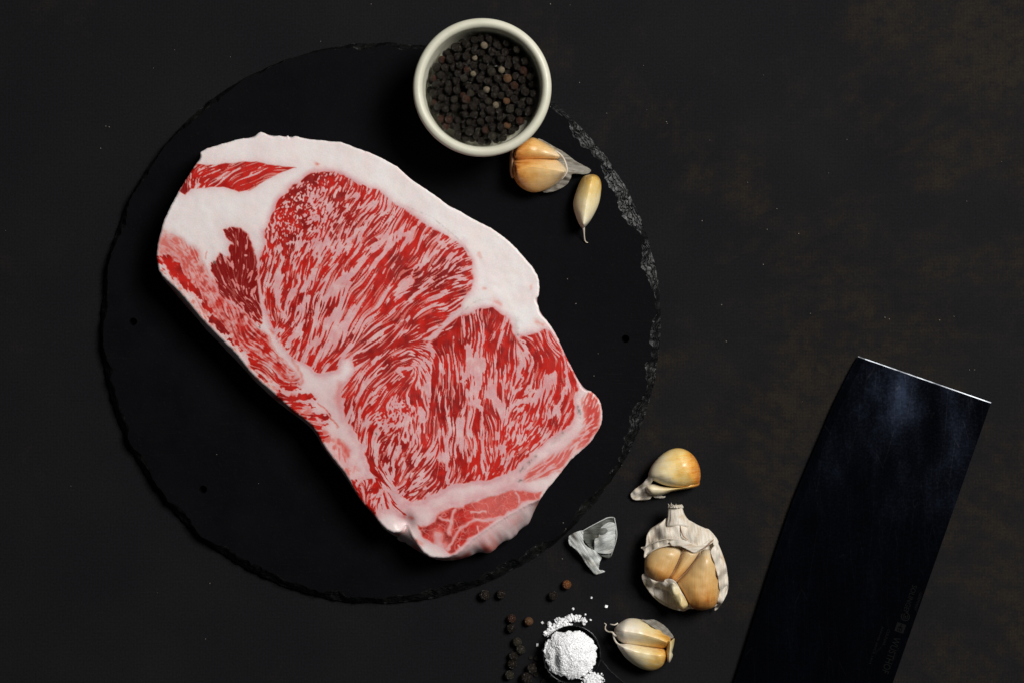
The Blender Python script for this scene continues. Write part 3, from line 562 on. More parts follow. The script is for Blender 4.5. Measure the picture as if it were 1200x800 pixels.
        me.polygons.add(len(fs)); me.polygons.foreach_set('loop_start', np.arange(0, fs.size, 4, dtype=np.int32)); me.polygons.foreach_set('loop_total', np.full(len(fs), 4, np.int32))
        me.update(calc_edges=True); me.polygons.foreach_set('use_smooth', np.ones(len(fs), bool))
        at = me.attributes.new('pigment', 'FLOAT_COLOR', 'POINT'); at.data.foreach_set('color', PG[u].astype(np.float32).ravel())
        me.normals_split_custom_set_from_vertices(VN[u].astype(np.float32).tolist())
        o = put(name, me, mat, root); o['label'] = lab
build_steak()
# ---------------------------------------------------------------- bowl
BOWL_H = .040; BOWL_Z = SL_Z+.0003
def lathe(prof, cx, cy, n=128, wob=0.):
    V, F = [], []
    for i in range(n):
        a = 2*math.pi*i/n
        for r, z in prof:
            w = 1+wob*mnoise.noise(Vector((math.cos(a)*1.3, math.sin(a)*1.3, z*30)))
            V.append((cx+r*w*math.cos(a), cy+r*w*math.sin(a), z))
    m = len(prof)
    for i in range(n):
        for k in range(m-1): F.append((i*m+k, ((i+1) % n)*m+k, ((i+1) % n)*m+k+1, i*m+k+1))
    return V, F
def bowl_material():
    m = NT('cream_glaze'); v = m.pos()
    c = m.mix(m.rng(m.noise(v, 90, 4), .3, .7), (.60, .585, .455), (.68, .665, .545))
    c = m.mix(m.rng(m.noise(v, 1300, 2), .62, .72, 0, .35), c, (.40, .37, .26))
    m.p(Base_Color=c, Roughness=m.rng(m.noise(v, 200, 2), .3, .7, .33, .5), Specular_IOR_Level=.4, Normal=m.bump(m.noise(v, 260, 4), .12, .0006))
    return m.m
zr = BOWL_Z+BOWL_H
bc = P(565, 102, zr)
RO = 81.5*PX*(CAM_H-zr)/CAM_H; RI = RO*.858
prof = [(.0001, BOWL_Z+.0012), (.021, BOWL_Z+.0012), (.0225, BOWL_Z), (.0255, BOWL_Z), (.0265, BOWL_Z+.001), (.0315, BOWL_Z+.011), (RO-.0014, BOWL_Z+.024), (RO-.0003, zr-.006), (RO, zr-.003), (RO-.0005, zr-.0011), (RO-.0018, zr-.0001), (RO-.0032, zr), (RI+.0007, zr-.0009), (RI, zr-.0024), (RI-.0004, zr-.006), (RI-.0010, zr-.012), (RI-.0014, zr-.022), (RI-.0030, zr-.0265), (RI-.0060, zr-.0285), (.0001, zr-.029)]
pp = spline([(r, z) for r, z in prof[7:15]], 30, False)
prof = prof[:7]+[tuple(q) for q in pp]+prof[15:]
bw = put('pepper_bowl', mesh(*lathe([(r, z-BOWL_Z) for r, z in prof], 0, 0, 160, .006)), bowl_material())
bw.location = (bc.x, bc.y, BOWL_Z); bw.rotation_euler = (0, 0, 0)
tag(bw, 'small cream glazed bowl full of peppercorns on the slate rim', 'bowl')

# ---------------------------------------------------------------- peppercorns
def pepper_mesh(seed, r=1., sub=3, flat=0.):
    bm = bmesh.new(); bmesh.ops.create_icosphere(bm, subdivisions=sub, radius=1)
    o = Vector((seed*3.1, seed*1.7, 0))
    for v in bm.verts:
        p = v.co.normalized()
        ridge = 1-abs(mnoise.noise(p*2.7+o))*2; fine = 1-abs(mnoise.noise(p*5.5+o))*2
        v.co = p*(.94+.06*ridge+.04*fine+.04*mnoise.noise(p*.9+o))
        if flat: v.co.z *= 1-flat
    me = bpy.data.meshes.new('peppercorn'); bm.to_mesh(me); bm.free()
    me.polygons.foreach_set('use_smooth', [True]*len(me.polygons)); return me
def pepper_material(name, lo, hi, dust, rough=.33):
    m = NT(name); v = m.obj(); oi = m.n('ShaderNodeObjectInfo').outputs['Random']
    sh = m.n('ShaderNodeVectorMath', operation='ADD'); m.l(v, sh.inputs[0]); m.l(m.comb(m.math('MULTIPLY', oi, 9), oi, 0), sh.inputs[1]); v = sh.outputs[0]
    e = m.voro(v, 3.4, 'DISTANCE_TO_EDGE'); n = m.noise(v, 3, 4, .65)
    c = m.mix(m.rng(n, .3, .7), lo, hi)
    c = m.mix(m.math('MULTIPLY', m.rng(m.noise(v, 9, 4, .7), .55, .72), m.rng(oi, 0, 1, .1, .8)), c, dust)
    c = m.mix(m.rng(e, .0, .1, .55, 0), c, lo)
    m.p(Base_Color=c, Roughness=rough, Specular_IOR_Level=.4, Normal=m.bump(m.math('ADD', m.rng(e, 0, .2), m.math('MULTIPLY', n, .8)), .8, .0006))
    return m.m
PM = {'black': pepper_material('black_peppercorn', (.0055, .004, .003), (.020, .0130, .0080), (.15, .11, .065)),
      'brown': pepper_material('brown_peppercorn', (.020, .008, .005), (.070, .026, .012), (.10, .06, .035)),
      'tan': pepper_material('tan_peppercorn', (.07, .030, .012), (.20, .10, .045), (.30, .20, .12)),
      'olive': pepper_material('olive_peppercorn', (.012, .010, .007), (.045, .038, .024), (.20, .17, .11)),
      'pale': pepper_material('pale_peppercorn', (.08, .06, .035), (.38, .31, .2), (.62, .55, .42)),
      'orange': pepper_material('orange_peppercorn', (.10, .03, .008), (.26, .095, .025), (.30, .14, .05))}
PMESH = {}
for key_, mat_ in PM.items():
    PMESH[key_] = []
    for s in range(5 if key_ == 'black' else 2):
        me_ = pepper_mesh(s+len(PMESH)*5); me_.materials.append(mat_); PMESH[key_].append(me_)
def peppercorn(kind, loc, r, label, group=None, squash=1.):
    o = bpy.data.objects.new('peppercorn', random.choice(PMESH[kind])); COL.objects.link(o)
    o.location = loc; o.scale = (r, r*random.uniform(.93, 1.04), r*squash); o.rotation_euler = (random.uniform(0, 6.3), random.uniform(0, 6.3), random.uniform(0, 6.3)) if squash == 1. else (random.uniform(-.3, .3), random.uniform(-.3, .3), random.uniform(0, 6.3))
    return tag(o, label, 'peppercorn', group)
def fill_bowl():
    rnd = random.Random(4); placed = []
    zf = zr-.0285
    def rmax(z): return RI-.0004-.0030*max(0, min(1, (zr-.008-z)/.018))
    tries = 0
    while len(placed) < 299 and tries < 60000:
        tries += 1
        r = rnd.uniform(.00188, .00244)
        best = None
        for _ in range(90):
            a = rnd.uniform(0, 6.2832); q = math.sqrt(rnd.random())*(RI-.0016-r); x, y = q*math.cos(a), q*math.sin(a)
            z = zf+r+.0014*(q/RI)**2
            for (X, Y, Z, R) in placed:
                d2 = (X-x)**2+(Y-y)**2; s = (R+r)*.97
                if d2 < s*s: z = max(z, Z+math.sqrt(s*s-d2))
            if best is None or z < best[2]: best = (x, y, z, r)
        placed.append(best)
    zs = sorted(p[2] for p in placed); shift = (zr-.0095)-zs[int(len(zs)*.93)]   # level of the fill below the rim
    groups = {'black': ('wrinkled black peppercorn heaped among others in the cream bowl', 'black peppercorns in the bowl'),
              'brown': ('reddish brown peppercorn scattered among the black ones in the bowl', 'reddish brown peppercorns in the bowl'),
              'tan': ('light tan peppercorn lying among the black ones in the bowl', 'tan peppercorns in the bowl'),
              'olive': ('olive grey peppercorn lying among the black ones in the bowl', 'olive peppercorns in the bowl'),
              'pale': ('pale cracked peppercorn showing its cream inside in the bowl', 'pale cracked peppercorns in the bowl')}
    order = sorted(range(len(placed)), key=lambda i: -placed[i][2]); topset = set(order[:190])
    wanted = {}
    # pale, tan and brown grains near the places where the photograph has them (offsets from the bowl's centre)
    for kind, spots in (('pale', [(-3,-51),(-7,-38),(26,-22),(2,0),(14,18),(-9,-17)]), ('tan', [(50,-14),(30,-2),(27,10),(30,42),(34,-10)]),
                        ('brown', [(-60,-11),(-59,19),(-46,50),(-27,8),(-24,13),(38,0),(51,-22),(-48,30),(-52,38),(39,41),(-19,-18),(0,54),(-50,-32)]),
                        ('olive', [(-21,-9),(4,18),(-9,5),(34,28),(27,29),(-32,16),(8,-16),(46,8),(-28,-52),(10,50),(-4,46),(40,-48)])):
        for dx, dy in spots:
            x, y = dx*PX*.965, -dy*PX*.965
            i = min((i for i in topset if i not in wanted), key=lambda i: (placed[i][0]-x)**2+(placed[i][1]-y)**2-(placed[i][2]-zf)*.0006); wanted[i] = kind
    for i, (x, y, z, r) in enumerate(placed):
        kind = wanted.get(i, 'black'); lab, grp = groups[kind]
        peppercorn(kind, (bc.x+x, bc.y+y, z+shift), r if kind != 'pale' else r*.8, lab, grp)
    return zf+shift
floor_z = fill_bowl()
# the bowl's inner floor sits right under the fill
me = bw.data
for vtx in me.vertices:
    rr = math.hypot(vtx.co.x, vtx.co.y)
    if rr < RI-.0030 and vtx.co.z > .004: vtx.co.z = floor_z-BOWL_Z-.0004+.0012*(rr/RI)**2

LOOSE = [('black', 568, 697, 6.4, 'largest of the loose black peppercorns, below the bottom edge of the slate'),
 ('black', 587, 696, 5.4, 'black peppercorn on the table just right of the largest loose one'),
 ('black', 648, 697.5, 5.6, 'black peppercorn touching the shadow of the orange peppercorn'),
 ('orange', 664, 684.5, 5.6, 'single orange brown peppercorn on the table below the torn garlic skin'),
 ('brown', 599.5, 724.7, 5.4, 'dark brown peppercorn, upper of the stacked pair left of the tan one'),
 ('black', 598.8, 735.4, 5.6, 'black peppercorn, lower of the stacked pair left of the tan one'),
 ('tan', 619.5, 727.5, 5.2, 'peppercorn with a tan cracked top, alone between the pair and the salt'),
 ('olive', 606, 751.8, 5.8, 'speckled peppercorn at the top of the zigzag column left of the salt'),
 ('olive', 610, 760.8, 5.6, 'greenish grey peppercorn, second in the zigzag column left of the salt'),
 ('black', 601.5, 768.5, 5.6, 'dull black peppercorn, third in the zigzag column left of the salt'),
 ('black', 600, 777.6, 5.8, 'dull black peppercorn, fourth in the zigzag column left of the salt'),
 ('olive', 596.8, 790.5, 5.6, 'speckled peppercorn at the bottom of the zigzag column left of the salt'),
 ('black', 622.8, 783, 6.2, 'black peppercorn in the shadow left of the spoon, upper of two'),
 ('black', 617, 794, 7, 'big black peppercorn at the bottom edge left of the spoon')]
for kind, x, y, r, lab in LOOSE:
    rr = r*PX; peppercorn(kind, P(x, y, rr*.94), rr, lab, 'loose peppercorns on the table')
rnd = random.Random(8)
for n_, (x, y, r) in enumerate([(629, 771, 3), (626.5, 777, 2.6), (633, 763, 2.4), (634, 783, 3.4), (641, 790, 3.6), (628, 790, 2.6), (648, 795, 3), (637, 797, 3), (631, 757, 2), (622, 770, 2.2)]):
    peppercorn('olive' if n_ % 3 == 0 else 'black', P(x, y, r*PX*.6), r*PX, 'broken bit of black peppercorn in the shadow left of the salt spoon', 'broken pepper bits beside the spoon', .6)
# ---------------------------------------------------------------- garlic
def garlic_material(name, stops, streak=.16, rough=.36, vein=(.84, .72, .50), veil=.22):
    m = NT(name); u = m.attr('u'); vv = m.attr('v'); p = m.pos()
    st = m.noise(m.comb(m.math('MULTIPLY', u, 2.2), m.math('MULTIPLY', vv, 34), 0), 1, 4, .7)
    bl = m.noise(p, 150, 4, .6)
    t = m.math('ADD', u, m.math('MULTIPLY', m.math('SUBTRACT', st, .5), streak*2))
    t = m.math('ADD', t, m.math('MULTIPLY', m.math('SUBTRACT', bl, .5), .62))
    c = m.ramp(t, stops)
    c = m.mix(m.math('MULTIPLY', m.rng(st, .46, .66), veil), c, vein)
    ln_ = m.noise(m.comb(m.math('MULTIPLY', u, 1.3), m.math('MULTIPLY', vv, 80), 2.3), 1, 3, .65)
    c = m.mix(m.rng(ln_, .54, .70, 0, .5), c, m.mix(1., c, (.62, .42, .24), 'MULTIPLY'))
    c = m.mix(m.rng(m.noise(p, 260, 4, .7), .55, .75, 0, .3), c, m.mix(1., c, (.7, .5, .3), 'MULTIPLY'))
    h = m.math('ADD', st, m.math('MULTIPLY', m.noise(p, 500, 3), .4))
    m.p(Base_Color=c, Roughness=m.rng(bl, .3, .7, rough-.06, rough+.12), Specular_IOR_Level=.5, Normal=m.bump(h, .22, .0005), Subsurface_Weight=.15, Subsurface_Scale=.0016, Coat_Weight=.3, Coat_Roughness=.2)
    m.b.inputs['Subsurface Radius'].default_value = (1, .55, .25)
    return m.m
def skin_material(name, col, col2, trans=.35, alpha=1.):
    m = NT(name); u = m.attr('u'); vv = m.attr('v'); p = m.pos()
    st = m.noise(m.comb(m.math('MULTIPLY', u, 2.5), m.math('MULTIPLY', vv, 34), .3), 1, 4, .7)
    c = m.mix(m.rng(st, .38, .62), col2, col)
    ve = m.noise(m.comb(m.math('MULTIPLY', u, 1.6), m.math('MULTIPLY', vv, 75), 1.7), 1, 2, .6)
    c = m.mix(m.rng(ve, .54, .66, 0, .8), c, tuple(a*b for a, b in zip(col2, (.78, .66, .5))))
    c = m.mix(m.rng(m.noise(p, 190, 4, .65), .52, .72, 0, .6), c, tuple(a*b for a, b in zip(col2, (.8, .62, .40))))
    bmp = m.bump(m.math('ADD', st, m.math('MULTIPLY', m.noise(p, 330, 3), .5)), .3, .0005)
    m.p(Base_Color=c, Roughness=.5, Specular_IOR_Level=.3, Normal=bmp)
    tr = m.n('ShaderNodeBsdfTranslucent'); m.setin(tr.inputs[0], c); m.l(bmp, tr.inputs[1])
    mx = m.n('ShaderNodeMixShader'); mx.inputs[0].default_value = trans; m.l(m.b.outputs[0], mx.inputs[1]); m.l(tr.outputs[0], mx.inputs[2]); last = mx
    if alpha < 1:
        tp = m.n('ShaderNodeBsdfTransparent'); m2 = m.n('ShaderNodeMixShader'); m.setin(m2.inputs[0], m.rng(st, .3, .7, alpha-.18, alpha+.18)); m.l(tp.outputs[0], m2.inputs[1]); m.l(last.outputs[0], m2.inputs[2]); last = m2
    m.l(last.outputs[0], m.out.inputs[0]); return m.m

def puff(name, outline, ridge, axis, z, ht, hb, mat, parent, n=120, m=16, lump=.03, seed=0, sharp=2.0, label=None):
    """a swollen body from its outline (photo units) and its crest line; axis = (base, tip)"""
    o = spline(outline, n); rd = spline(ridge, 60, False) if len(ridge) > 2 else np.array([np.array(ridge[0])+(np.array(ridge[-1])-np.array(ridge[0]))*t for t in np.linspace(0, 1, 60)])
    near = np.array([rd[np.argmin(((rd[:, :2]-q)**2).sum(1))][:2] for q in o])
    for _ in range(6): near = .5*near+.25*(np.roll(near, 1, 0)+np.roll(near, -1, 0))
    b, tp = np.array(axis[0], float), np.array(axis[1], float); ax = tp-b; L2 = (ax**2).sum(); side = np.array([-ax[1], ax[0]])/math.sqrt(L2)
    V, U, VV, F = [], [], [], []
    for sgn, h in ((1, ht), (-1, hb)):
        for k in range(m+1):
            s = 1-math.cos(math.pi/2*k/m); prof = (1-(1-s)**sharp)**(1/sharp)
            for q, r in zip(o, near):
                x, y = q+(r-q)*s
                w = 1+lump*mnoise.noise(Vector((x*.12, y*.12, seed)))*(s > 0)
                zz = z+sgn*h*prof*w
                V.append(P(x, y, zz)); d = np.array([x, y])-b; U.append(float((d*ax).sum()/L2)); VV.append(float((d*side).sum()/math.sqrt(L2)*2))
    half = (m+1)*n
    for hlf in (0, 1):
        for k in range(m):
            for i in range(n):
                a = hlf*half+k*n+i; b2 = hlf*half+k*n+(i+1) % n; c2 = b2+n; d2 = a+n
                F.append((a, d2, c2, b2) if not hlf else (a, b2, c2, d2))
    me = mesh(V, F); fattr(me, 'u', U); fattr(me, 'v', VV)
    bm = bmesh.new(); bm.from_mesh(me); bmesh.ops.remove_doubles(bm, verts=bm.verts, dist=2e-6); bmesh.ops.recalc_face_normals(bm, faces=bm.faces); bm.to_mesh(me); bm.free()
    me.polygons.foreach_set('use_smooth', [True]*len(me.polygons))
    ob = put(name, me, mat, parent)
    if label: ob['label'] = label
    return ob

def sheet(name, outline, ctrl, axis, mat, parent, step=1.1, th=.00018, wrinkle=.0005, seed=0, label=None, smooth_outline=True):
    """a thin curled skin: outline in photo units, ctrl = (x, y, z in mm) heights it passes through"""
    o = spline(outline, max(60, int(len(outline)*8))) if smooth_outline else np.array(outline, float)
    o = o+np.array([[.35*mnoise.noise(Vector((x*.9, y*.9, seed))), .35*mnoise.noise(Vector((x*.9, y*.9, seed+9)))] for x, y in o])
    x0, y0 = o.min(0); x1, y1 = o.max(0); rr = random.Random(seed+1)
    pts = [Vector(p) for p in o]; ne = len(pts)
    from mathutils.geometry import intersect_point_tri_2d
    def inside(x, y):
        c = False; j = ne-1
        for i in range(ne):
            xi, yi = o[i]; xj, yj = o[j]
            if (yi > y) != (yj > y) and x < (xj-xi)*(y-yi)/(yj-yi)+xi: c = not c
            j = i
        return c
    yy = y0
    while yy < y1:
        xx = x0
        while xx < x1:
            q = (xx+rr.uniform(-.3, .3)*step, yy+rr.uniform(-.3, .3)*step)
            if inside(*q) and min((o[:, 0]-q[0])**2+(o[:, 1]-q[1])**2) > (.5*step)**2: pts.append(Vector(q))
            xx += step
        yy += step
    co, _, fa, *_ = delaunay_2d_cdt(pts, [], [list(range(ne))], 1, 1e-6)
    C = np.array(ctrl, float); b, tp = np.array(axis[0], float), np.array(axis[1], float); ax = tp-b; L2 = (ax**2).sum(); L = math.sqrt(L2); side = np.array([-ax[1], ax[0]])/L
    def zz(x, y):
        w = 1/(((C[:, 0]-x)**2+(C[:, 1]-y)**2)+14)**1.6; base = (w*C[:, 2]).sum()/w.sum()*1e-3
        d = np.array([x, y])-b; u = (d*ax).sum()/L; v = (d*side).sum()
        return base+wrinkle*(mnoise.noise(Vector((u*.05, v*.28, seed)))+.5*mnoise.noise(Vector((u*.14, v*.6, seed+4)))), u/L, 2*v/L
    V, U, VV = [], [], []
    for p in co:
        z, u, v = zz(p.x, p.y); V.append(P(p.x, p.y, max(z, .0003)+th)); U.append(u); VV.append(v)
    n = len(V); F = [tuple(f) for f in fa]
    a2 = V[F[0][0]]; nrm = (V[F[0][1]]-a2).cross(V[F[0][2]]-a2)
    if nrm.z < 0: F = [f[::-1] for f in F]
    V2 = V+[v-Vector((0, 0, th)) for v in V]
    edges = {}
    for f in F:
        for k in range(3): edges[(f[k], f[(k+1) % 3])] = 1
    rimf = [(b_, a_, a_+n, b_+n) for (a_, b_) in edges if (b_, a_) not in edges]
    me = mesh(V2, F+[tuple(i+n for i in f[::-1]) for f in F]+rimf); fattr(me, 'u', U+U); fattr(me, 'v', VV+VV)
    ob = put(name, me, mat, parent)
    if label: ob['label'] = label
    return ob

def tube(name, pts, mat, parent, n=12, res=40, flat=1., lump=0.):
    """pts = (x, y, z mm, radius in photo units)"""
    c = spline(pts, res, False); V, F, U, VV = [], [], [], []
    w = [Vector((*P(x, y, z*1e-3).xy, z*1e-3)) for x, y, z, r in c]
    for i, (q, (x, y, z, r)) in enumerate(zip(w, c)):
        t = (w[min(i+1, res-1)]-w[max(i-1, 0)]).normalized(); s = t.cross(Vector((0, 0, 1))); s = s.normalized() if s.length > 1e-4 else Vector((1, 0, 0)); up = s.cross(t).normalized()
        for k in range(n):
            a = 2*math.pi*k/n; rad = r*PX*(1+lump*mnoise.noise(Vector((math.cos(a)*2.2, math.sin(a)*2.2, i*.05))))
            V.append(q+s*math.cos(a)*rad+up*math.sin(a)*rad*flat); U.append(i/res); VV.append(k/n*2-1)
    for i in range(res-1):
        for k in range(n): F.append((i*n+k, i*n+(k+1) % n, (i+1)*n+(k+1) % n, (i+1)*n+k))
    F += [tuple(range(n))[::-1], tuple((res-1)*n+k for k in range(n))]
    me = mesh(V, F); fattr(me, 'u', U); fattr(me, 'v', VV); return put(name, me, mat, parent)

G_AMBER = [(0, (.24, .06, .008)), (.13, (.56, .21, .03)), (.36, (.74, .40, .11)), (.66, (.80, .54, .24)), (1, (.80, .64, .42))]
G_GOLD = [(0, (.55, .15, .008)), (.13, (.78, .36, .04)), (.36, (.86, .60, .19)), (.62, (.84, .71, .42)), (1, (.80, .73, .58))]
G_CREAM = [(0, (.60, .31, .035)), (.18, (.76, .50, .12)), (.45, (.80, .66, .34)), (1, (.82, .75, .57))]
G_PALE = [(0, (.66, .30, .03)), (.2, (.80, .50, .13)), (.42, (.82, .67, .36)), (.75, (.84, .77, .62)), (1, (.84, .76, .68))]
G_TAN = [(0, (.32, .09, .012)), (.13, (.52, .22, .04)), (.42, (.64, .37, .12)), (.8, (.68, .47, .22)), (1, (.72, .58, .38))]
M_AMBER, M_GOLD, M_CREAM, M_PALE, M_TAN = (garlic_material('amber_garlic', G_AMBER, .17, .24, (.86, .58, .28), .3), garlic_material('golden_garlic', G_GOLD, .16, .34), garlic_material('cream_clove', G_CREAM, .10, .30, (.78, .72, .6), .3), garlic_material('pale_garlic', G_PALE, .14, .42), garlic_material('tan_garlic', G_TAN, .13, .42, (.74, .54, .28), .25))
M_SKIN = skin_material('white_garlic_skin', (.90, .865, .79), (.72, .63, .50), .15)
M_VEIL = skin_material('translucent_garlic_skin', (.46, .44, .39), (.30, .275, .23), .3, .80)
M_FLAKE = skin_material('torn_garlic_skin', (.90, .93, .92), (.50, .53, .51), .22, .88)
M_WINDOW = skin_material('thin_torn_garlic_skin', (.30, .32, .29), (.16, .17, .15), .3, .62)
M_ROOT = garlic_material('root_plate', [(0, (.60, .44, .16)), (.5, (.70, .60, .34)), (1, (.74, .70, .56))], .3, .6)
M_BROWN = garlic_material('dry_brown_skin', [(0, (.12, .045, .015)), (.5, (.22, .09, .03)), (1, (.40, .2, .08))], .3, .5)

# A. two cloves with their sheath, beside the bowl
zb = SL_Z
g = thing('garlic_segment', 'two amber garlic cloves joined in a sheath with a grey tail, beside the bowl', 'garlic', P(630, 195, zb))
Zb = zb*1e3
sheet('sheath', [(630,163),(640,166.5),(647.4,171),(661,178.6),(674.4,188.8),(683,193.5),(692,198.8),(691,202.6),(684.5,204.4),(671,204),(669,209),(664,216.6),(654,222.5),(646,225),(636,225),(640,215),(646,200),(640,180)],
      [(635,166,Zb+6),(648,175,Zb+8),(661,183,Zb+8.5),(674,193,Zb+6),(691,201,Zb+4),(680,200,Zb+6),(664,202,Zb+9),(655,215,Zb+6),(645,222,Zb+4),(640,195,Zb+7)], ((640,196),(692,201)), M_VEIL, g, wrinkle=.0009, seed=3)
puff('clove', [(602,181),(606,172),(611,166.5),(618,163),(626,161.7),(639,168),(652.5,176.5),(658,182.6),(655,186),(645.7,187),(624,187.6),(605,187.5)], [(606,177.5),(625,176),(650,182)], ((600,176),(660,184)), zb+.0085, .0088, .0082, M_AMBER, g, seed=1)
puff('clove', [(601.5,190),(604.5,186.4),(624,185.4),(646,185.4),(657.5,190.6),(664.4,200.4),(659,209),(645.7,219.6),(632,225),(621,225),(610,219.5),(602.5,209.5),(600.5,199)], [(606,199),(625,196.5),(646,199),(660,201.5)], ((599,203),(665,200)), zb+.0090, .0108, .0088, M_AMBER, g, seed=2, sharp=1.45)
puff('root_end', [(598,178),(601,173),(603.5,176),(604,186),(602,200),(603,207),(600,209),(597.5,202),(597.2,190)], [(600.5,180),(600,203)], ((600,175),(600,208)), zb+.007, .0055, .006, M_BROWN, g, m=8)
tube('sheath_edge', [(650,177,Zb+14.5,.6),(655,179.5,Zb+15,.9),(660,185,Zb+14,1),(663.4,193,Zb+13,1),(664.6,200.5,Zb+12,.9),(662,206,Zb+11,.7),(658,211,Zb+9.5,.5)], M_SKIN, g, n=8)
rebase(g)

# B. peeled-looking small clove with a hooked tail
g = thing('garlic_clove', 'small slim cream garlic clove with a hooked tail lying on the slate', 'garlic', P(688, 240, zb))
puff('clove_body', [(689.6,204.8),(698,205.2),(703.2,210.4),(704.6,221),(701.6,239.4),(693.4,256.3),(686.2,265.6),(682.4,267.2),(677.8,261.3),(672.6,246.4),(672,236),(675.8,222.5),(682,209)], [(694,208),(690.5,222),(686.5,240),(684,262)], ((694,203),(683,267)), zb+.0062, .0088, .0060, M_CREAM, g, seed=4, sharp=1.55)
tube('tail', [(683.4,264,Zb+6.5,2.1),(684.2,270,Zb+5,1.2),(684.6,276,Zb+3.2,.8),(685.4,281.5,Zb+1.4,.65),(687,284,Zb+.8,.55),(689,284.6,Zb+.6,.35)], M_SKIN, g, n=8)
rebase(g)

# C. single clove in its skin
g = thing('garlic_clove', 'plump golden garlic clove in its skin with a white papery tip, above the half bulb', 'garlic', P(785, 560, 0))
puff('clove_body', [(790,525),(802,526),(812,532.6),(818.6,543),(821,555),(819.4,564.5),(813,568.4),(798,570.4),(781,568.4),(769,564),(760.5,559.5),(760.5,552),(766,542),(777,531)], [(800,548),(784,553)], ((822,557),(756,566)), .0085, .0098, .0082, M_GOLD, g, seed=6, sharp=1.9)
puff('flap_clove', [(756,571),(764,566.4),(778,569.6),(798,570.6),(815,566.6),(819.4,563),(819.6,567.4),(814,570.6),(800,573),(788,575),(775,579.4),(763,579.6)], [(764,572.5),(780,573.5),(805,570)], ((818,567),(756,572)), .0055, .0062, .0050, M_GOLD, g, m=10, seed=7)
sheet('papery_tip', [(739,579),(743,573.6),(749,569),(754,565),(758,560),(762,556.6),(766,560),(763,566),(759,570),(762,576),(768,579),(776,580.5),(780,581),(777,583),(768,582.6),(764,581),(761,584.4),(750,585.4),(742,584.6)],
      [(740,580,2),(748,575,4.5),(757,564,9),(764,559,12),(757,573,7),(765,579,4),(778,582,1.5),(750,583,2)], ((764,563),(739,582)), M_SKIN, g, wrinkle=.0009, seed=11)
if 0: sheet('skin_edge', [(757,560),(762,551),(768,541.5),(778,531.4),(786,527),(782,532),(774,540.5),(768,550),(764.6,560),(760,563)], [(758,560,9),(765,548,11),(775,536,12.5),(784,529,12),(764,558,13),(770,548,15),(778,537,16)], ((760,560),(785,528)), M_VEIL, g, seed=14, wrinkle=.0004)
rebase(g)

# D. two pale cloves side by side
g = thing('garlic_segment', 'two pale garlic cloves joined at the root with a curly strand, below the half bulb', 'garlic', P(755, 760, 0))
puff('clove', [(719.6,739),(722,733),(729,727.4),(737,724),(748,724.6),(760,729),(775,737),(784,744.5),(786,749),(781,757),(776,759.4),(760,757.6),(745,755.6),(731,753),(722.6,747)], [(732,739),(750,742),(770,747.5),(781,752)], ((786,752),(719,739)), .0085, .0105, .0082, M_PALE, g, seed=8, sharp=1.5)
puff('clove', [(723.4,755),(730,753.6),(740,754),(760,757),(778,759.6),(782,766),(780.6,772.6),(775,780.6),(766,784.8),(756,784.4),(746,780),(734,771),(727,762)], [(732,758.5),(750,764.5),(774,768)], ((784,768),(722,755)), .0085, .0092, .0082, M_PALE, g, seed=9, sharp=1.7)
sheet('outer_skin', [(752,725),(757,725.8),(766,725.4),(772,728),(778,732),(785,739),(789.4,746.4),(784,747),(776,741),(768,736),(760,731)], [(754,727,12),(766,727,9),(778,734,9),(788,745,8),(778,742,14),(765,734,15.5)], ((786,746),(752,725)), M_VEIL, g, seed=21)
puff('root_plate', [(782.6,748.6),(786,749.6),(790.4,747.4),(789.4,756),(787.6,763),(788.4,768),(784,776),(781.4,771),(780.4,764),(781.4,757)], [(785.6,752),(784.4,770)], ((785,747),(784,776)), .009, .0075, .0075, M_ROOT, g, m=8, lump=.3, seed=10)
tube('strand', [(723,744,12,1.6),(720,743.4,12.5,1.3),(717.6,740.4,12,1.1),(712.5,739.4,10,.8),(709.6,737,9,.8),(709.4,733.5,9.5,.7),(710.4,731.4,9.6,.6),(708.2,729.4,9.8,.5)], M_SKIN, g, n=8)
tube('strand', [(724,729.6,9,.9),(720.6,731.4,9.5,.8),(717,731.2,9,.7),(714.6,730.6,8,.4)], M_SKIN, g, n=8, res=20)
tube('skin_seam', [(718,741,12,.8),(719.6,747,11.5,1),(722.6,752.4,11.5,1.1),(727,755,12.5,1),(734,755.2,14,.7)], M_SKIN, g, n=8)
rebase(g)

# E. half bulb
g = thing('garlic_bulb', 'half garlic bulb torn open to tan cloves under white papery skin', 'garlic', P(802, 660, 0))
puff('inner_skin', [(782,607),(793,604.6),(805.6,608),(818,614.6),(832,621.6),(840,633),(848,652),(852,668),(852,688),(846,702),(836,711),(813,713),(796,712),(780,706),(766,697),(757,684),(755.4,668),(756,650),(759,624),(770,614)], [(796,628),(800,660),(805,690)], ((803,712),(795,606)), .0085, .0035, .0082, M_SKIN, g, n=140, seed=12)
puff('clove_bed', [(788,641),(800,642),(818,646),(832,648),(842,662),(842,690),(834,708),(815,711),(800,700),(785,680),(768,678),(759,668),(758,655),(772,644)], [(785,660),(815,670)], ((805,710),(805,640)), .0105, .0040, .006, M_BROWN, g, m=8, seed=18)
puff('clove', [(788,639),(797,641.6),(801,650),(796,663),(786,677.6),(776,681),(767,679.6),(758.6,671.6),(755.4,661.4),(759.4,650),(771,641.4)], [(783,652),(775,668)], ((776,684),(790,638)), .0125, .0085, .008, M_TAN, g, seed=13)
puff('clove', [(801,641),(812,643),(822,646),(817.6,655.4),(806.6,668.6),(794.4,681),(786,681),(783.4,676.6),(792,662),(797.6,649)], [(809,650),(797,667),(789,676.5)], ((788,680),(816,644)), .0125, .0070, .008, M_TAN, g, seed=14, m=12)
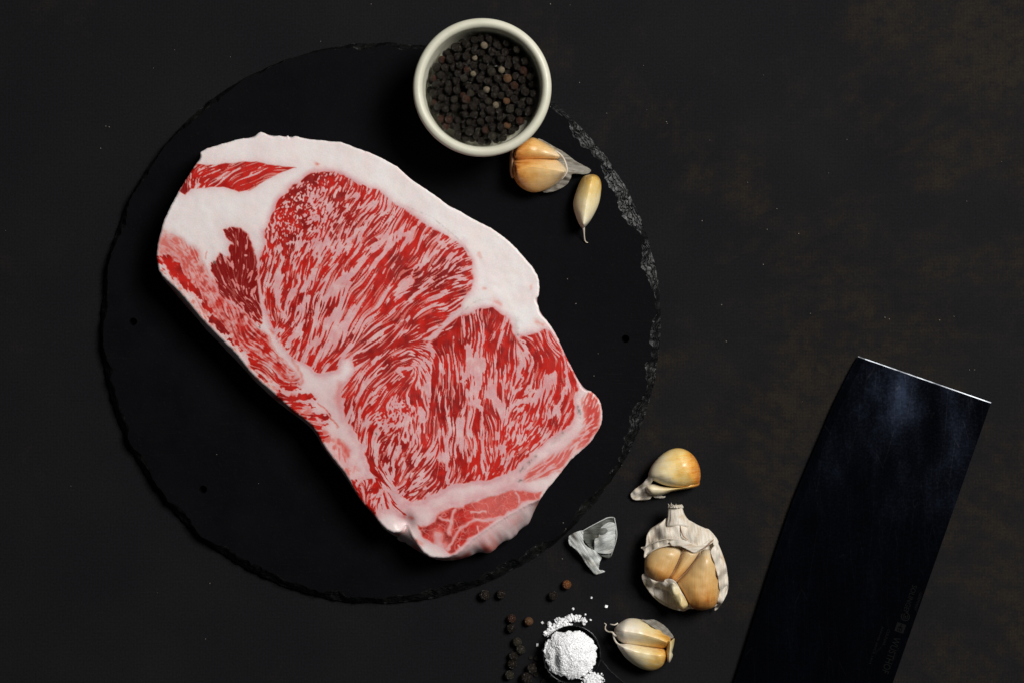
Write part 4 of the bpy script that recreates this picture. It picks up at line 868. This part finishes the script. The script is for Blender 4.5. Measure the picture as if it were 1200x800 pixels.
puff('clove', [(819,648),(826,643),(834,645),(840,656),(843,674),(843.4,692),(838.6,708.6),(828,714),(815,713.6),(806,706),(800,694),(793.4,682),(800,672),(811,658)], [(827,660),(823,680),(822,698)], ((824,716),(826,642)), .0125, .0108, .010, M_TAN, g, seed=15)
sheet('papery_skin', [(782,606),(774,612.6),(763,620),(758,627),(756.4,638.6),(751,641),(755,645.4),(755,653),(761,647.6),(769,643),(779,640),(789,637.6),(797,638),(803,641.6),(813,646),(821,643.6),(828,638.6),(834,634),(837.6,640.4),(841.4,637.4),(840.4,631),(831,620),(823,618),(814,613),(808,611),(805,606.6),(794,609)],
      [(783,608,13),(762,623,12),(757,638,12),(751.5,640.8,9),(756,650,14),(758,646,13),(770,640,16.5),(787,636,18),(800,638,19),(813,645,18.6),(824,641,18),(836,637,15),(840,632,12),(830,621,13),(806,609,14),(795,620,19),(782,626,20),(812,628,20)], ((800,645),(794,606)), M_SKIN, g, wrinkle=.0004, seed=31)
for s_ in ([(801,642.6,18.5,.5),(798.6,650,18.4,.9),(793.4,662,18.2,1),(785.4,677,17.6,.8)], [(820,646.8,18.5,.5),(815.6,655.6,18.6,.9),(804.6,669,18.4,1),(791,681.6,17.6,.8)]): tube('seam', s_, M_BROWN, g, n=8)
sheet('papery_skin', [(785,634),(797,631.6),(806,634),(815,638.6),(824,637),(833,631.4),(836,634),(828,640),(820,645),(813,647),(805,643),(797,639.6),(788,639)], [(786,636,19.6),(800,634,21),(815,642,20.2),(834,632,16.6),(825,641,19)], ((786,636),(836,633)), M_SKIN, g, wrinkle=.0005, seed=33, label='narrow torn fold of skin across the cloves')
sheet('papery_skin', [(836,640),(839.4,637.6),(842,641),(844,649),(850.4,662),(853,676),(853,691),(848.6,702),(842,711.6),(837.4,715),(838.6,708),(842.4,698),(842.6,684),(840,670),(836,656),(832.6,646)],
      [(839,639,15),(846,655,11),(852,675,8),(852,692,6),(838,714,4),(842,700,14),(840.5,686,19),(840,672,21.5),(836,655,22.5)], ((839,713),(839,638)), M_SKIN, g, wrinkle=.0004, seed=35, label='white skin curling round the right side')
sheet('skin_flap', [(754.4,671.4),(752,676),(755.6,685),(764,697),(774,706),(784,711.4),(792,714),(801,715.6),(806,713.6),(809.6,709.6),(803,700),(797,691),(792.6,682),(787,678),(780,678),(776.4,682),(768,680),(761,676.6)],
      [(754,672,11),(757,685,8),(772,704,6),(787,712,5),(801,715,5),(808,710,14),(798,694,21),(788,679,22.5),(778,682,21),(765,680,17),(779,697,7.5),(770,690,9)], ((765,677),(802,714)), M_SKIN, g, wrinkle=.0005, seed=37, label='cream flap torn down below the cloves')
puff('root_plate', [(784,682),(789,679.6),(794,684),(799,693),(804,702),(806,709),(800,713.6),(795,711),(791,704),(787,698),(785,690)], [(789,684),(796,698),(800,709)], ((800,714),(788,679)), .0165, .0058, .006, M_ROOT, g, m=10, lump=.35, seed=17)
tube('stem', [(794,617,17,12.4),(793.6,611,15.6,11.6),(792.6,604,14.5,9.6),(792,597,14,8.6),(791.6,591.4,14,8.4)], M_SKIN, g, n=40, res=30, flat=.62, lump=.16)
for i_ in range(13):
    t_ = i_/12; x_ = 784+t_*15.5; tube('stem_fibre', [(x_+.6*math.sin(i_*2.3), 594.5, 15+3.2*math.sin(t_*3.14), 1.0), (x_+.3, 592.5, 15+3.2*math.sin(t_*3.14), .7), (x_-1.2+2.4*random.random(), 588.4+3.4*random.random(), 15.4+3*math.sin(t_*3.14), .2)], M_SKIN, g, n=6, res=8)
tube('skin_edge', [(755.4,652,12.4,.5),(761,647,14.6,.7),(769,642.4,16.6,.8),(779,639.2,18,.8),(789,637.4,18.8,.7),(798,638.4,19.6,.6)], M_SKIN, g, n=6)
tube('skin_edge', [(757,641,12.6,.4),(763,636.6,15.6,.5),(772,633,18,.55),(783,631,19.4,.5),(793,631.6,20.2,.4)], M_SKIN, g, n=6)
tube('skin_crease', [(797,611,17.6,.5),(797.6,619,19.2,.6),(800.4,627,20.4,.6),(806,632,20.6,.4)], M_BROWN, g, n=6)
tube('skin_crease', [(820,644,22.4,.5),(826,641.4,21.6,.7),(833,635,19.6,.6),(836.4,631.4,18,.3)], M_BROWN, g, n=6)
rebase(g)

# F. torn flake of skin
g = thing('garlic_skin', 'torn translucent flake of white garlic skin on the dark table below the slate', 'garlic skin', P(695, 640, 0))
sheet('skin_window', [(683,621),(690,617),(698.6,612.4),(705,609.4),(708.4,606.6),(713.6,605.2),(719.6,605),(720.6,611),(723,622.6),(722.6,631),(719,643),(716,651.6),(710,653),(700.6,648.2),(696,645),(690,640),(684,632),(681,626)],
      [(683,622,5),(698,613,6),(713,606,5),(722,612,7),(722,630,8),(716,651,4),(702,647,5),(690,638,5),(706,625,10),(700,630,8)], ((684,628),(722,628)), M_WINDOW, g, wrinkle=.0007, seed=41)
sheet('skin_layer', [(704,618),(712,612),(720,612.6),(722.6,622.6),(722.4,631),(718.6,643),(715,648),(706,648),(697,645.6),(696.4,638),(697,631),(701,628.6)],
      [(705,620,8),(714,613,8.5),(722,622,8.5),(721,634,8),(716,647,6.5),(698,645,6.5),(698,632,8.5),(709,632,11)], ((696,636),(722,627)), M_FLAKE, g, wrinkle=.0006, seed=43)
sheet('skin_fold', [(666.4,628.4),(670,625.4),(674.4,623),(682.8,621),(683.4,628),(684.6,636),(690,641),(698,645.4),(704.8,652),(702.8,658.6),(701.8,666.4),(705,667.4),(709.2,668.8),(706.6,670.4),(701.6,671.8),(697.4,672.4),(691.4,666),(685.8,658.6),(679,648),(673,641.8),(667,637.4)],
      [(667,629,5),(675,625,8),(683,628,7.5),(684,637,7),(697,646,7),(704,653,4),(702,665,3),(708,669,1.2),(697,672,1.5),(686,658,4),(674,641,6),(667,637,4),(688,648,8),(694,660,6)], ((670,630),(700,672)), M_FLAKE, g, wrinkle=.0007, seed=45)
tube('skin_edge', [(683,621.4,7,.5),(690,617.4,7.4,.6),(698.6,612.8,8,.6),(706,609,7.5,.6),(713,606,7,.7),(719,606,7.4,.6)], M_FLAKE, g, n=6)
tube('skin_edge', [(720,606,7.4,.5),(722.6,622,9.2,.6),(722,632,8.8,.6),(718,645,6.4,.6),(715.6,651,4.6,.5)], M_FLAKE, g, n=6)
rebase(g)
# ---------------------------------------------------------------- spoon and salt
def simple(name, col, rough, spec=.5, metal=0., bump=None):
    m = NT(name); m.p(Base_Color=(*col, 1), Roughness=rough, Specular_IOR_Level=spec, Metallic=metal)
    if bump: m.p(Normal=m.bump(m.noise(m.pos(), bump[0], 4), bump[1], .0004))
    return m.m
M_SPOON = simple('black_enamel', (.006, .006, .007), .2, .5, 0, (120, .05))
SPC = (670.5, 766.5); SPA = math.radians(-38)
spn = thing('measuring_spoon', 'glossy black spoon holding a heap of white salt at the bottom edge', 'spoon', P(*SPC, 0))
def spoon_pt(r, a, z):
    return P(SPC[0]+r*math.cos(a), SPC[1]-r*math.sin(a), z)
V, F = [], []; n = 72
prof = [(2, .0006), (16, .0008), (26, .0030), (31.5, .0066), (33.4, .0092), (34.2, .0095), (34.4, .0089), (32.6, .0062), (26.6, .0022), (17, .0003), (2, .0001)][::-1]
for i in range(n):
    for r, z in prof: V.append(spoon_pt(r, 2*math.pi*i/n, z))
m_ = len(prof)
for i in range(n):
    for k in range(m_-1): F.append((i*m_+k, ((i+1) % n)*m_+k, ((i+1) % n)*m_+k+1, i*m_+k+1))
F += [tuple(i*m_ for i in range(n))[::-1], tuple(i*m_+m_-1 for i in range(n))]
put('spoon_cup', mesh(V, F), M_SPOON, spn)
# handle: a flat strip with rounded shoulders running out to the lower right
V, F = [], []; ca, sa = math.cos(SPA), math.sin(SPA); rows = []
for t, hw, z in ((29, 17, .0084), (36, 15.6, .0093), (48, 13.2, .0098), (70, 12, .0100), (110, 12.4, .0098), (180, 15, .0085), (235, 16, .0070), (250, 10, .0066)):
    row = []
    for s, dz in ((-1, -.0012), (-1, -.0002), (-.93, .0001), (-.6, -.0003), (0, -.0005), (.6, -.0003), (.93, .0001), (1, -.0002), (1, -.0012)):
        row.append(P(SPC[0]+t*ca+s*hw*sa, SPC[1]-t*sa+s*hw*ca, z+dz))
    rows.append(row)
V = [p for r in rows for p in r]; k_ = 9
for i in range(len(rows)-1):
    for k in range(k_): F.append((i*k_+k, i*k_+(k+1) % k_, (i+1)*k_+(k+1) % k_, (i+1)*k_+k))
F += [tuple(range(k_))[::-1], tuple((len(rows)-1)*k_+k for k in range(k_))]
me = mesh(V, F); bm = bmesh.new(); bm.from_mesh(me); bmesh.ops.recalc_face_normals(bm, faces=bm.faces); bm.to_mesh(me); bm.free()
me.polygons.foreach_set('use_smooth', [False]*len(me.polygons)); put('handle', me, M_SPOON, spn)
rebase(spn)

def salt_material():
    m = NT('salt'); m.p(Base_Color=(.93, .935, .94, 1), Roughness=.35, Specular_IOR_Level=.5); return m.m
M_SALT = salt_material()
M_SALTBED = simple('packed_salt', (.96, .96, .96), .7, .3, 0, (1500, .8))
def grains(name, pts, smin, smax, label, cat='salt', mat=None, seed=1):
    """irregular little crystals joined in one mesh"""
    r = np.random.default_rng(seed); V, F = [], []
    base = np.array([(x, y, z) for z in (-1, 1) for x, y in ((-1, -1), (1, -1), (1, 1), (-1, 1))], float)
    fc = np.array([(3, 2, 1, 0), (4, 5, 6, 7), (0, 1, 5, 4), (1, 2, 6, 5), (2, 3, 7, 6), (3, 0, 4, 7)])
    for i, p in enumerate(pts):
        s = r.uniform(smin, smax)*.5; q = r.standard_normal(4); q /= np.linalg.norm(q); a, b, c, d = q
        R = np.array([[1-2*(c*c+d*d), 2*(b*c-a*d), 2*(b*d+a*c)], [2*(b*c+a*d), 1-2*(b*b+d*d), 2*(c*d-a*b)], [2*(b*d-a*c), 2*(c*d+a*b), 1-2*(b*b+c*c)]])
        b8 = base*(1+.35*(r.random((8, 3))-.5))*r.uniform(.55, 1.1, 3)*s
        V.append(b8@R.T+np.array(p)); F.append(fc+8*i)
    me = mesh(np.concatenate(V).tolist(), [tuple(f) for f in np.concatenate(F).tolist()], False)
    return tag(put(name, me, mat or M_SALT), label, cat, kind='stuff')
rs = np.random.default_rng(3)
HC = (668.5, 765.5)
def heap_r(a):   # outline of the heap in photo units
    return spline([(28,0),(31.5,.35),(27,.8),(29,1.2),(24,1.57),(25,2.1),(27,2.6),(30.5,3.1),(30,3.5),(31.5,4.1),(34,4.7),(31,5.2),(26.5,5.8)], 8, False) if False else 28.6-3.4*max(0, math.sin(a))**3-1.8*max(0, -math.sin(a+.35))**2+1.2*math.sin(a*2+2.1)+2.2*mnoise.noise(Vector((math.cos(a)*2, math.sin(a)*2, 1)))+2.8*mnoise.noise(Vector((math.cos(a)*6, math.sin(a)*6, 4)))
def heap_z(x, y):
    d = np.hypot(x-HC[0]-1, (y-HC[1])*.93)/29.5
    return .0088+.0082*max(0, 1-d**2.1)+.0009*mnoise.noise(Vector((x*.13, y*.13, 2)))-.0022*math.exp(-((x-652)/4)**2-((y-772)/9)**2)
V, F = [], []; nr, na = 16, 64
for k in range(nr+1):
    for i in range(na):
        a = 2*math.pi*i/na; r = heap_r(a)*.965*k/nr; x, y = HC[0]+r*math.cos(a), HC[1]-r*1.06*math.sin(a)
        V.append(P(x, y, heap_z(x, y)-.0006-.0025*(k == nr)))
for k in range(nr):
    for i in range(na): F.append((k*na+i, (k+1)*na+i, (k+1)*na+(i+1) % na, k*na+(i+1) % na))
heap = tag(put('salt_heap', mesh(V, F), M_SALTBED), 'heap of coarse white salt crystals filling the black spoon', 'salt', kind='stuff')
pts = []
while len(pts) < 10500:
    a = rs.uniform(0, 2*math.pi); r = heap_r(a)*math.sqrt(rs.random())*1.02; x, y = HC[0]+r*math.cos(a), HC[1]-r*1.06*math.sin(a)
    pts.append(P(x, y, heap_z(x, y)+rs.uniform(-.0007, .0003)))
cr = grains('salt_crystals', pts, .0004, .0010, None, None, None, 5)
for k_ in ('label', 'category', 'kind'):
    if k_ in cr: del cr[k_]
cr['kind'] = 'stuff'; cr.parent = heap
pts = []
for (x0, y0, sx, sy, nn) in [(675,724,5,3,46),(668,724,4,4,40),(684,727,3,4,28),(661,729,4,3,40),(653,733,4,4,46),(646,737,3.5,4,46),(641,741,3,3.5,40),(657,737,4,3,30),(655,725,5,1.2,22),(643,730,1.6,1.4,8),(664,732,6,2,26)]:
    for _ in range(nn):
        x, y = x0+rs.normal()*sx*.55, y0+rs.normal()*sy*.55; pts.append(P(x, y, .0004+.0009*abs(rs.normal())*.7))
grains('spilled_salt', pts, .0006, .0013, 'salt crystals spilled on the table behind the heaped spoon', 'salt', None, 6)
pts = [P(695+rs.normal()*7*.6, 797+rs.normal()*5*.7, .0106+.0018*rs.random()*max(0, 1-abs(rs.normal())*.4)) for _ in range(800)]
grains('handle_salt', pts, .0005, .0011, 'small mound of salt on the neck of the black spoon', 'salt', None, 7)
pts = [P(x, y, .0005) for x, y in ((671.5,712.8),(693,699.7),(710,710),(692,725.6),(629.8,755),(635.7,729),(637,761),(644,778),(643,786),(648,783),(652,793),(646,791),(640,781),(655,797))]
grains('salt_grains', pts, .0011, .0017, 'stray single salt grains dotted on the table round the spoon', 'salt', None, 8)

# dust and paint flecks
dp = [(781,143),(876,214),(899,269),(936,274),(971,203),(851,400),(1037,372),(1042,374),(1101,375),(1118,371),(1133,236),(1136,433),(1142,433),(83,569),(246,683),(645,5),(668,6),(754,77),(679,97),(782,145),(758,129),(711,133),(665,327),(675,356),(701,414),(663,619),(660,612),(696,440),(124,148),(118,174),(128,149),(180,80),(270,67),(254,532),(303,566),(435,5),(1040,460),(1006,480),(940,470)]
pts = [P(x, y, .0003 if math.hypot(x-446, y-378) > 332 else SL_Z+.00025) for x, y in dp]
for _ in range(40):
    x, y = rs.uniform(0, 1200), rs.uniform(0, 800)
    if math.hypot(x-446, y-378) > 335 and not (840 < x and y > 410): pts.append(P(x, y, .0002))
grains('dust', pts, .00022, .00050, 'pale dust specks scattered over the dark table and slate', 'dust', simple('dust', (.24, .215, .17), .8), 9)

# ---------------------------------------------------------------- cleaver
def blade_material():
    m = NT('dark_polished_steel'); v = m.pos()
    smear_sheen = m.noise(m.mapv(v, (15, 5, 1), (0, 0, -.36)), 3, 5, .6); sm2 = m.noise(v, 42, 4, .6)
    scr = m.voro(m.mapv(v, (260, 14, 1), (0, 0, .5)), 1, 'DISTANCE_TO_EDGE')
    k = m.math('MULTIPLY', m.rng(smear_sheen, .36, .72), m.rng(sm2, .3, .7, .3, 1.)); k = m.math('MULTIPLY', k, m.rng(m.sep(v)[1], -.12, -.02, .4, 1.3))
    r = m.math('ADD', m.rng(k, 0, 1, .10, .26), m.rng(m.noise(v, 800, 3), .4, .7, 0, .05))
    c = m.mix(k, (.026, .030, .046), (.032, .045, .078))  # bluish sheen painted into the steel colour, stronger toward the blade's far end
    c = m.mix(m.rng(scr, .012, .0, 0, .16), c, (.3, .3, .33))
    m.p(Base_Color=c, Metallic=1., Roughness=r, Normal=m.bump(m.noise(m.mapv(v, (30, 900, 1), (0, 0, -.36)), 1, 3), .02, .0002))
    return m.m
def m_edge(m):
    v = m.pos(); return m.mix(m.rng(m.noise(v, 70, 4, .7), .3, .7), (.07, .075, .085), (.40, .43, .46))
def build_cleaver():
    root = thing('cleaver', 'broad cleaver with a dark polished steel blade lying at the lower right', 'cleaver', P(1020, 640, 0))
    left = spline([(1006,417),(1002.5,422),(990,446),(975,477),(962,508),(945,548),(928,590),(911,640),(896,686),(880,737),(867,779),(858,806),(842,856)], 60, False)
    A, B, C_, D = np.array((1006., 417.)), np.array((1161.5, 471.)), np.array((1045., 803.)), np.array((1026., 858.))
    right = np.concatenate([spline([B, C_, D], 60, False)])
    cols = [0, .012, .052, .30, .60, .85, 1.]; th = [.00025, .00035, .00085, .00115, .00135, .0015, .0015]
    d_ = lambda a: np.concatenate([a[:1], a[:1]+(a[1]-a[0])/np.linalg.norm(a[1]-a[0])*1.1, a[1:]])
    left, right = d_(left), d_(right); n0 = 60
    V, F = [], []; n = 61; m = len(cols)
    for s in (1, -1):
        for i in range(n):
            lift = .0021+.0016*(max(0, i-1)/(n0-1))-(.00020 if i == 0 and s == 1 else 0)
            for c, t in zip(cols, th):
                q = left[i]+(right[i]-left[i])*c; V.append(P(q[0], q[1], lift+s*t))
    for i in range(n-1):
        for k in range(m-1):
            a = i*m+k; F.append((a, a+m, a+m+1, a+1)); b = n*m+a; F.append((b, b+1, b+m+1, b+m))
    for i in range(n-1):
        a = i*m; b = n*m+a; F.append((a, b, b+m, a+m)); a += m-1; b += m-1; F.append((a, a+m, b+m, b))
    for k in range(m-1):
        a, b = k, n*m+k; F.append((a, a+1, b+1, b)); a += (n-1)*m; b += (n-1)*m; F.append((a, b, b+1, a+1))
    me = mesh(V, F, False); bm = bmesh.new(); bm.from_mesh(me); bmesh.ops.recalc_face_normals(bm, faces=bm.faces)
    ed = [e for e in bm.edges if len(e.link_faces) == 2 and e.calc_face_angle(0) > .9 and (e.verts[0].co-e.verts[1].co).length > .0012]
    top = [e for e in ed if min(v.co.y for v in e.verts) > P(0, 476, 0).y and all((v.co.x-P(1006, 417, 0).x)*.33+(v.co.y-P(1006, 417, 0).y)*.944 > -.0012 for v in e.verts)]
    bm.to_mesh(me); bm.free()
    bl = put('blade', me, blade_material(), root)
    ev = NT('bevel_highlight'); ev.p(Base_Color=m_edge(ev), Metallic=1., Roughness=.4); me.materials.append(ev.m)  # highlight along the top bevel, painted as a paler metal than the blade
    ey0 = P(*left[0]).xy; nd = (P(*right[0]).xy-ey0).normalized(); nd = Vector((-nd.y, nd.x))
    for p in me.polygons:
        if p.normal.z > .3 and abs((p.center.xy-ey0).dot(nd)) < .0008: p.material_index = 1
    # handle beyond the frame
    hm = simple('black_handle', (.012, .012, .012), .4, .5, 0, (200, .1)); V, F = [], []
    ax = np.array((-34., 100.))/math.hypot(34, 100); nx_ = np.array((ax[1], -ax[0])); o = np.array((1000., 858.))
    for i, (t, w, h) in enumerate(((0, 24, 9), (6, 27, 11), (40, 27, 12), (120, 25, 12), (200, 28, 12), (236, 27, 11), (244, 20, 8))):
        for k in range(20):
            a = 2*math.pi*k/20; sx = abs(math.cos(a))**.6*math.copysign(1, math.cos(a)); sz = abs(math.sin(a))**.6*math.copysign(1, math.sin(a))
            q = o+ax*t+nx_*w*sx; V.append(P(q[0], q[1], .0062+.0005*h*sz))
    for i in range(6):
        for k in range(20): F.append((i*20+k, i*20+(k+1) % 20, (i+1)*20+(k+1) % 20, (i+1)*20+k))
    F += [tuple(range(20))[::-1], tuple(120+k for k in range(20))]
    put('handle', mesh(V, F), hm, root)
    # etched marks along the spine
    em = NT('etching'); em.p(Base_Color=(.0036, .0038, .0038, 1), Roughness=.75, Specular_IOR_Level=.06)
    u = (right[45]-right[12]); u /= np.linalg.norm(u)      # reading direction, down the blade
    ang = math.atan2(-u[1], u[0])
    def zat(x, y):
        i = np.argmin(((right-np.array((x, y)))**2).sum(1)); return .0021+.0016*i/(n-1)+.0015+.00004
    LW = [P(*q, .003) for q in left]; RW = [P(*q, .003) for q in right]
    def zof(p):
        best, z = 1e9, 0
        for i in range(n):
            e = RW[i]-LW[i]; c = max(0, min(1, (p-LW[i]).xy.dot(e.xy)/e.xy.length_squared)); d = (LW[i]+e*c-p).xy.length
            if d < best: best = d; z = .0021+.0016*i/(n-1)+float(np.interp(c, cols, th))
        return z+.00006
    def text(s, x, y, h, width=None):
        cu = bpy.data.curves.new('t', 'FONT'); cu.body = s; cu.size = 1; cu.extrude = 0; cu.resolution_u = 3
        ob = bpy.data.objects.new('t', cu); COL.objects.link(ob); dg = bpy.context.evaluated_depsgraph_get()
        me = bpy.data.meshes.new_from_object(ob.evaluated_get(dg)); bpy.data.objects.remove(ob)
        xs = [v.co.x for v in me.vertices]; w0 = max(xs)-min(xs); sc = h*PX/.72; sx = width*PX/w0 if width else sc
        p = P(x, y, zat(x, y)); me.transform(Matrix.Translation(p)@Matrix.Rotation(ang, 4, 'Z')@Matrix.Diagonal((sx, sc, 1, 1)))
        for v in me.vertices: v.co.z = zof(v.co)
        o = put('etched_lettering', me, em.m, root); return o
    text('WÜSTHOF', 1047.6, 745, 8.6, 44)
    text('SOLINGEN', 1069.4, 684, 6.2, 36)
    text('GERMANY', 1078, 693, 3.6, 22)
    text('CULINAR', 1040.4, 736, 3.4, 20); text('KNIVES SINCE 1814', 1033.4, 733, 2.6, 46)
    # square emblem with a trident, and the ring emblem above it
    def flat(name, polys, x, y):
        V, F = [], []; R = Matrix.Translation(P(x, y, zat(x, y)))@Matrix.Rotation(ang, 4, 'Z')
        for poly in polys:
            F.append(tuple(range(len(V), len(V)+len(poly)))); V += [R@Vector((a*PX, b*PX, 0)) for a, b in poly]
        for q in V: q.z = zof(q)
        put(name, mesh(V, F, False), em.m, root)
    bar = lambda x0, y0, x1, y1: [(x0, y0), (x1, y0), (x1, y1), (x0, y1)]
    # box field with the trident left open
    flat('trident_emblem', [bar(-5.4, 4, 5.4, 5.4), bar(-5.4, -5.4, 5.4, -4), bar(-5.4, -4, -4.2, 4), bar(4.2, -4, 5.4, 4), bar(-4.2, 2.6, 4.2, 4), bar(-4.2, -4, 4.2, -2.6), bar(-4.2, .6, -1, 2.6), bar(-4.2, -2.6, -1, -.6), bar(.2, .5, 3.6, 1.9), bar(.2, -1.9, 3.6, -.5)], 1055, 735)
    ring = lambda r0, r1: [[(r*math.cos(a), r*math.sin(a)) for r, a in ((r0, k*.2618), (r1, k*.2618), (r1, (k+1)*.2618), (r0, (k+1)*.2618))] for k in range(24)]
    flat('round_emblem', ring(4.2, 5.2)+ring(2.2, 2.9)+[bar(-1, -1, 1, 1)], 1061, 722)
    rebase(root)
build_cleaver()
